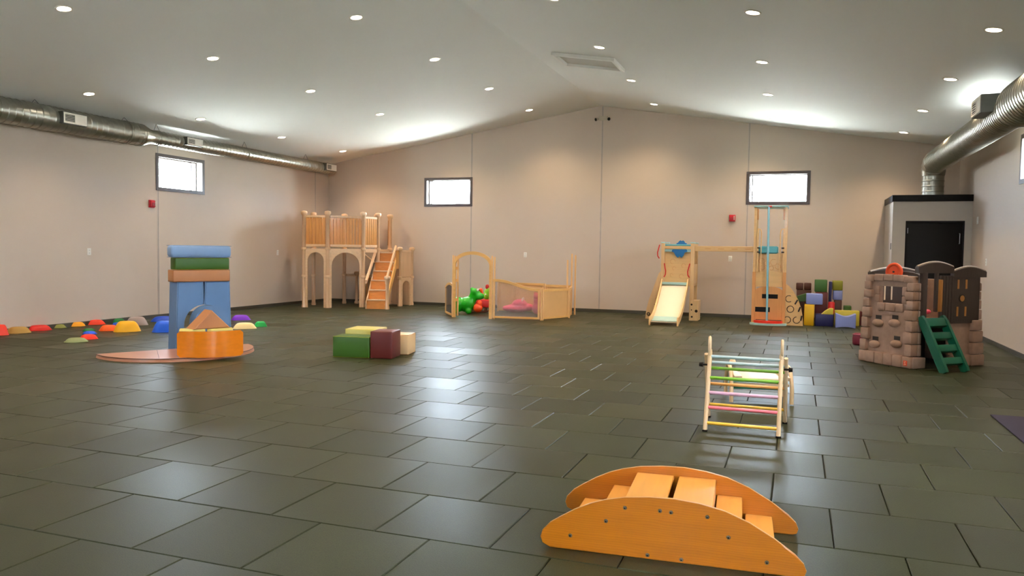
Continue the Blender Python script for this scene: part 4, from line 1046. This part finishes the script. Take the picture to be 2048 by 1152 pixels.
pbox('brown foam cube at the left end of the pile by the wall', F_brown, 1592, 1607, 566, 579, 13.82, .2, z7 + G)
pbox('brown foam cube beside the green cube by the wall', F_brown, 1608, 1623, 566, 579, 13.82, .2, z7 + G)
# lemon wedge on the navy block, red cylinder, periwinkle wave
p0, p1 = on_y(1643, 629, 12.95), on_y(1667, 617, 12.95); w = p1.x - p0.x; hh = on_y(1655, 617, 12.95).z - z2
b = NB(); prism(b, [(0, 0), (w, 0), (w, hh * .95), (w * .7, hh), (w * .3, hh * .55)], 0, .17, bev=.006); o = obj('foam_wedge', b, F_lemon); o.location = (p0.x, 12.96, z2 + G); tag(o, 'lemon yellow foam wedge on the front navy block', 'foam block', 'foam block pile by the climbing set')
p0 = on_y(1662.5, 610, 13.22); zt = on_y(1662.5, 602.5, 13.22).z
b = NB(); lathe(b, [(.05, 0), (.062, .012), (.062, zt - z2 - .03), (.05, zt - z2 - .012), (.0, zt - z2 - .01)], 20); o = obj('foam_cylinder', b, F_redv); o.location = (p0.x, 13.20, z2 + G); tag(o, 'small red foam cylinder standing on the navy block', 'foam block', 'foam block pile by the climbing set')
p0, p1 = on_y(1671, 656, 12.74), on_y(1712.5, 629, 12.74); w = p1.x - p0.x; hh = p1.z
top = [(w * k / 16, hh - .055 * math.sin(PI * k / 16) ** 1.3) for k in range(17)]; bot = [(w * k / 16, .022 * math.sin(PI * k / 16)) for k in range(17)]
b = NB(); prism(b, bot + list(reversed(top)), 0, .30, bev=.008); o = obj('foam_wave_block', b, F_lilac); o.location = (p0.x, 12.74, .0005); tag(o, 'periwinkle foam block with a scooped wavy top in front', 'foam block', 'foam block pile by the climbing set')

# ================================================================== PLASTIC CASTLE PLAYHOUSE
S_st = mat('castle_stone', (160, 130, 112), .6, vary=.12, scale=14, bump=.35, bscale=26)
S_st2 = mat('castle_stone_grey', (158, 136, 124), .6, vary=.12, scale=14, bump=.35, bscale=26)
S_br = mat('castle_brown', (58, 46, 41), .55, vary=.08, scale=10, bump=.2, bscale=18, stretch=(6, 6, .6)); S_dk = mat('castle_dark', (40, 32, 28), .6); S_gn = mat('ladder_green', (4, 88, 64), .4, vary=.04); S_or = mat('wheel_orange', (226, 76, 16), .4)
S_wood = mat('castle_tan_trim', (176, 120, 56), .5)
KA = math.atan2(.66, .75); K0 = Vector((4.21, 7.33, 0))
t = thing('castle_playhouse', 'stone look plastic castle playhouse with green ladder and orange wheel', 'playhouse', K0, KA)
def kb(name, m, *a, bev=.008, M=None, label=None, parent=None): return sbox(name, m, parent or t, *a, bev=bev, seg=2, M=M, label=label)
DY = .82
# climbing side wall (x = 0 plane, facing -x), tapering slightly towards the top
b = NB(); wy0, wy1, wz0, wz1 = .20, .545, .785, 1.0
for y0, y1, z0, z1 in ((.06, DY - .04, 0, wz0), (.06, wy0, wz0, wz1), (wy1, DY - .06, wz0, wz1), (.08, DY - .06, wz1, 1.10)): bx(b, .02, .07, y0, y1, z0, z1)
bmesh.ops.remove_doubles(b, verts=b.verts, dist=1e-4); obj('climbing_wall', b, S_st, t, smooth=False)
def stone_blk(x0, x1, y0, y1, z0, z1, m=S_st): kb('stone_block', m, x0, x1, y0, y1, z0, z1, bev=.012)
zz = [0.0, .15, .30, .45, .59, .72, .84, .95, 1.06]
for k in range(8):
    z0, z1 = zz[k] + .004, zz[k + 1] - .004; tp = .05 * k / 8; w = .13 if k % 2 == 0 else .10
    stone_blk(-.035 + tp * .4, .08, .0 + tp * .2, w + tp * .2, z0, z1)
    stone_blk(-.035 + tp * .4, .08, DY - w - tp, DY - tp, z0, z1)
for k in range(4):
    y0 = .13 + k * .14; stone_blk(-.05, .06, y0 + .004, y0 + .136, .004, .15)
for k, (y0, y1) in enumerate(((.02, .17), (.17, .33), (.33, .48), (.48, .63), (.63, .77))):
    az = .025 * math.sin(PI * (k + .5) / 5); stone_blk(-.012, .08, y0 + .003, y1 - .003, 1.045 + az, 1.13 + az)
for y0, y1, z0, z1 in ((.17, .29, .685, .785), (.30, .45, .685, .785), (.46, .58, .685, .785), (.12, .20, .79, .885), (.12, .20, .89, 1.0), (wy1, .62, .79, .885), (wy1, .62, .89, 1.0)): stone_blk(.0, .06, y0 + .003, y1 - .003, z0, z1)
for (y, z) in ((.56, .52), (.30, .54), (.26, .28), (.60, .24)):
    b = NB(); ell(b, (.01, y, z), (.045, .085, .05)); obj('climbing_hold', b, S_st, t)
    kb('foot_recess', S_dk, .014, .021, y - .05, y + .04, z + .05, z + .10, bev=.0)
b = NB(); bx(b, -.054, -.05, .03, .085, .035, .10, .002); em = obj('logo_sticker', b, mat('sticker_orange', (226, 80, 44), .5), t)
b = NB()
tube(b, [(-.0555, .045, .082), (-.0555, .057, .09), (-.0555, .067, .08), (-.0555, .060, .066), (-.0555, .045, .050), (-.0555, .072, .050)], .0035, 5); obj('logo_figure', b, mat('sticker_pale', (250, 190, 160), .5), em)
# front: left pillar return, brown posts, opening, right wall
stone_blk(.0, .20, -.02, .09, .004, .14, S_st2)
for k in range(1, 8): stone_blk(.085, .15 - .006 * k, -.0, .08, zz[k] + .004, zz[k + 1] - .004, S_st2)
kb('post', S_br, .10, .175, -.03, .03, .555, 1.19, bev=.008); kb('post', S_br, .33, .37, -.02, .02, .70, 1.19, bev=.008)
kb('front_panel', S_br, .43, 1.10, -.01, .03, .55, 1.15, bev=.006)
for k in range(4): kb('panel_rib', S_br, .45 + k * .05, .475 + k * .05, -.02, -.01, .57, 1.14, bev=.004)
for x in (.70, .84):
    for z0, z1 in ((.985, 1.10), (.64, .76)): kb('arrow_slit', S_wood, x, x + .03, -.0135, -.0095, z0, z1, bev=.0)
b = NB(); cyl(b, (.785, -.02, .865), (.785, -.008, .865), .038, None, 18); obj('round_port', b, S_wood, t)
b = NB(); tube(b, [(.785 + .045 * math.cos(a), -.014, .865 + .045 * math.sin(a)) for a in [2 * PI * k / 20 for k in range(20)]], .009, 6, closed=True); obj('port_rim', b, S_dk, t)
kb('trim_post', S_wood, .405, .44, -.025, .02, .70, 1.10, bev=.008)
for k in range(4): stone_blk(.98, 1.20 - .02 * k, -.035, .08, zz[k] + .004, zz[k + 1] - .004)
for k in range(4, 8): stone_blk(1.10, 1.19 - .012 * k, -.02, .08, zz[k] + .004, zz[k + 1] - .004)
for k in range(2): stone_blk(.66 + k * .16, .815 + k * .16, -.02, .08, .004, .15)
kb('lower_wall', S_st, .62, .99, .02, .06, .15, .56, bev=.004)
# side, back, platform
kb('right_wall', S_st, 1.10, 1.15, .08, DY, .0, 1.08); kb('back_wall', S_br, .08, 1.10, DY - .05, DY, .0, 1.12)
for k in range(3): kb('arrow_slit', M_cream, .20 + k * .12, .225 + k * .12, DY - .054, DY - .05, .80, .99, bev=.0)
kb('platform', S_wood, .08, 1.10, .03, DY - .05, .50, .55, bev=.004)
# curved top rails
def toprail(x0, x1, y, z, h, m=S_br):
    pl = [(x0 + (x1 - x0) * k / 12, z + .055 * math.sin(PI * k / 12)) for k in range(13)]
    b = NB(); prism(b, pl + [(x1, z - h), (x0, z - h)], y - .025, y + .03); o = obj('top_rail', b, m, t)
    b = NB(); tube(b, [(x, y, zz_ + .006) for x, zz_ in pl], .016, 8); obj('rail_lip', b, mat('castle_lip', (150, 136, 122), .5), o)
toprail(.02, .62, .0, 1.255, .075); toprail(.62, 1.19, -.0, 1.20, .07); toprail(.08, .95, DY - .03, 1.17, .07)
b = NB(); prism(b, [(0, 0), (.78, 0)] + [(x, z) for x, z in arc(.39, .0, .39, .05, 0, 180, 10)[1:-1]], -.02, .02, Matrix(((0, 1, 0, .10), (1, 0, 0, .02), (0, 0, 1, 1.15), (0, 0, 0, 1)))); obj('side_rail', b, S_br, t)
# orange wheel on the left tower
b = NB(); Mw = Matrix.Translation((.03, .35, 1.185)) @ Matrix.Rotation(math.radians(-90), 4, 'Y') @ Matrix.Rotation(.15, 4, 'X')
q = tube(b, [(.095 * math.cos(a), .095 * math.sin(a), 0) for a in [2 * PI * k / 28 for k in range(28)]], .022, 10, closed=True)
q += lathe(b, [(.0, .008), (.03, .012), (.09, .004), (.09, -.004), (.0, -.008)], 24)
bmesh.ops.transform(b, matrix=Mw, verts=b.verts); wh = obj('steering_wheel', b, S_or, t)
b = NB(); lathe(b, [(.012, 0), (.012, .02), (.0, .021)], 12, Mw); obj('hub', b, S_dk, wh)
# green ladder leaning on the platform
LC = .275
LM = Matrix.Translation((LC, -.37, 0)) @ Matrix.Rotation(math.radians(-29), 4, 'X')
for s in (-1, 1):
    b = NB(); pl = [(-.05, .0), (.045, .0), (.05, .05), (.05, .66), (.02, .74), (-.03, .74), (-.05, .66), (-.055, .05)]
    prism(b, pl, -.02, .02, Matrix.Translation((LC + s * .175, -.37, 0)) @ Matrix.Rotation(math.radians(-29), 4, 'X') @ Matrix.Rotation(PI / 2, 4, 'Z')); obj('ladder_rail', b, S_gn, t)
for k in range(4):
    d_ = .10 + .165 * k
    kb('ladder_step', S_gn, -.16, .16, -.04, .045, d_, d_ + (.085 if k < 3 else .11), bev=.008, M=LM)
# grey periscope with pink grip inside the opening
b = NB(); tube(b, [(.30, .12, .552), (.30, .12, .98), (.28, .08, 1.02)], .02, 10); pg = obj('periscope', b, S_st2, t)
b = NB(); ell(b, (.27, .05, .70), (.05, .04, .03)); obj('grip', b, mat('grip_pink', (214, 60, 90), .5), pg)

# maroon toy beside the castle
mp = on_z(1716, 691)
t = thing('maroon_cushion', 'small dark maroon round cushion peeking out beside the castle', 'cushion', (mp.x + .02, mp.y + .09, 0))
b = NB(); lathe(b, [(.075, 0), (.095, .02), (.10, .09), (.092, .16), (.07, .185), (.0, .19)], 24); obj('body', b, foam('wine', (110, 14, 44)), t)
b = NB(); tube(b, [(.097 * math.cos(a), .097 * math.sin(a), .165) for a in [2 * PI * k / 24 for k in range(24)]], .005, 5, closed=True); obj('piping', b, foam('rose_piping', (170, 90, 110)), t)
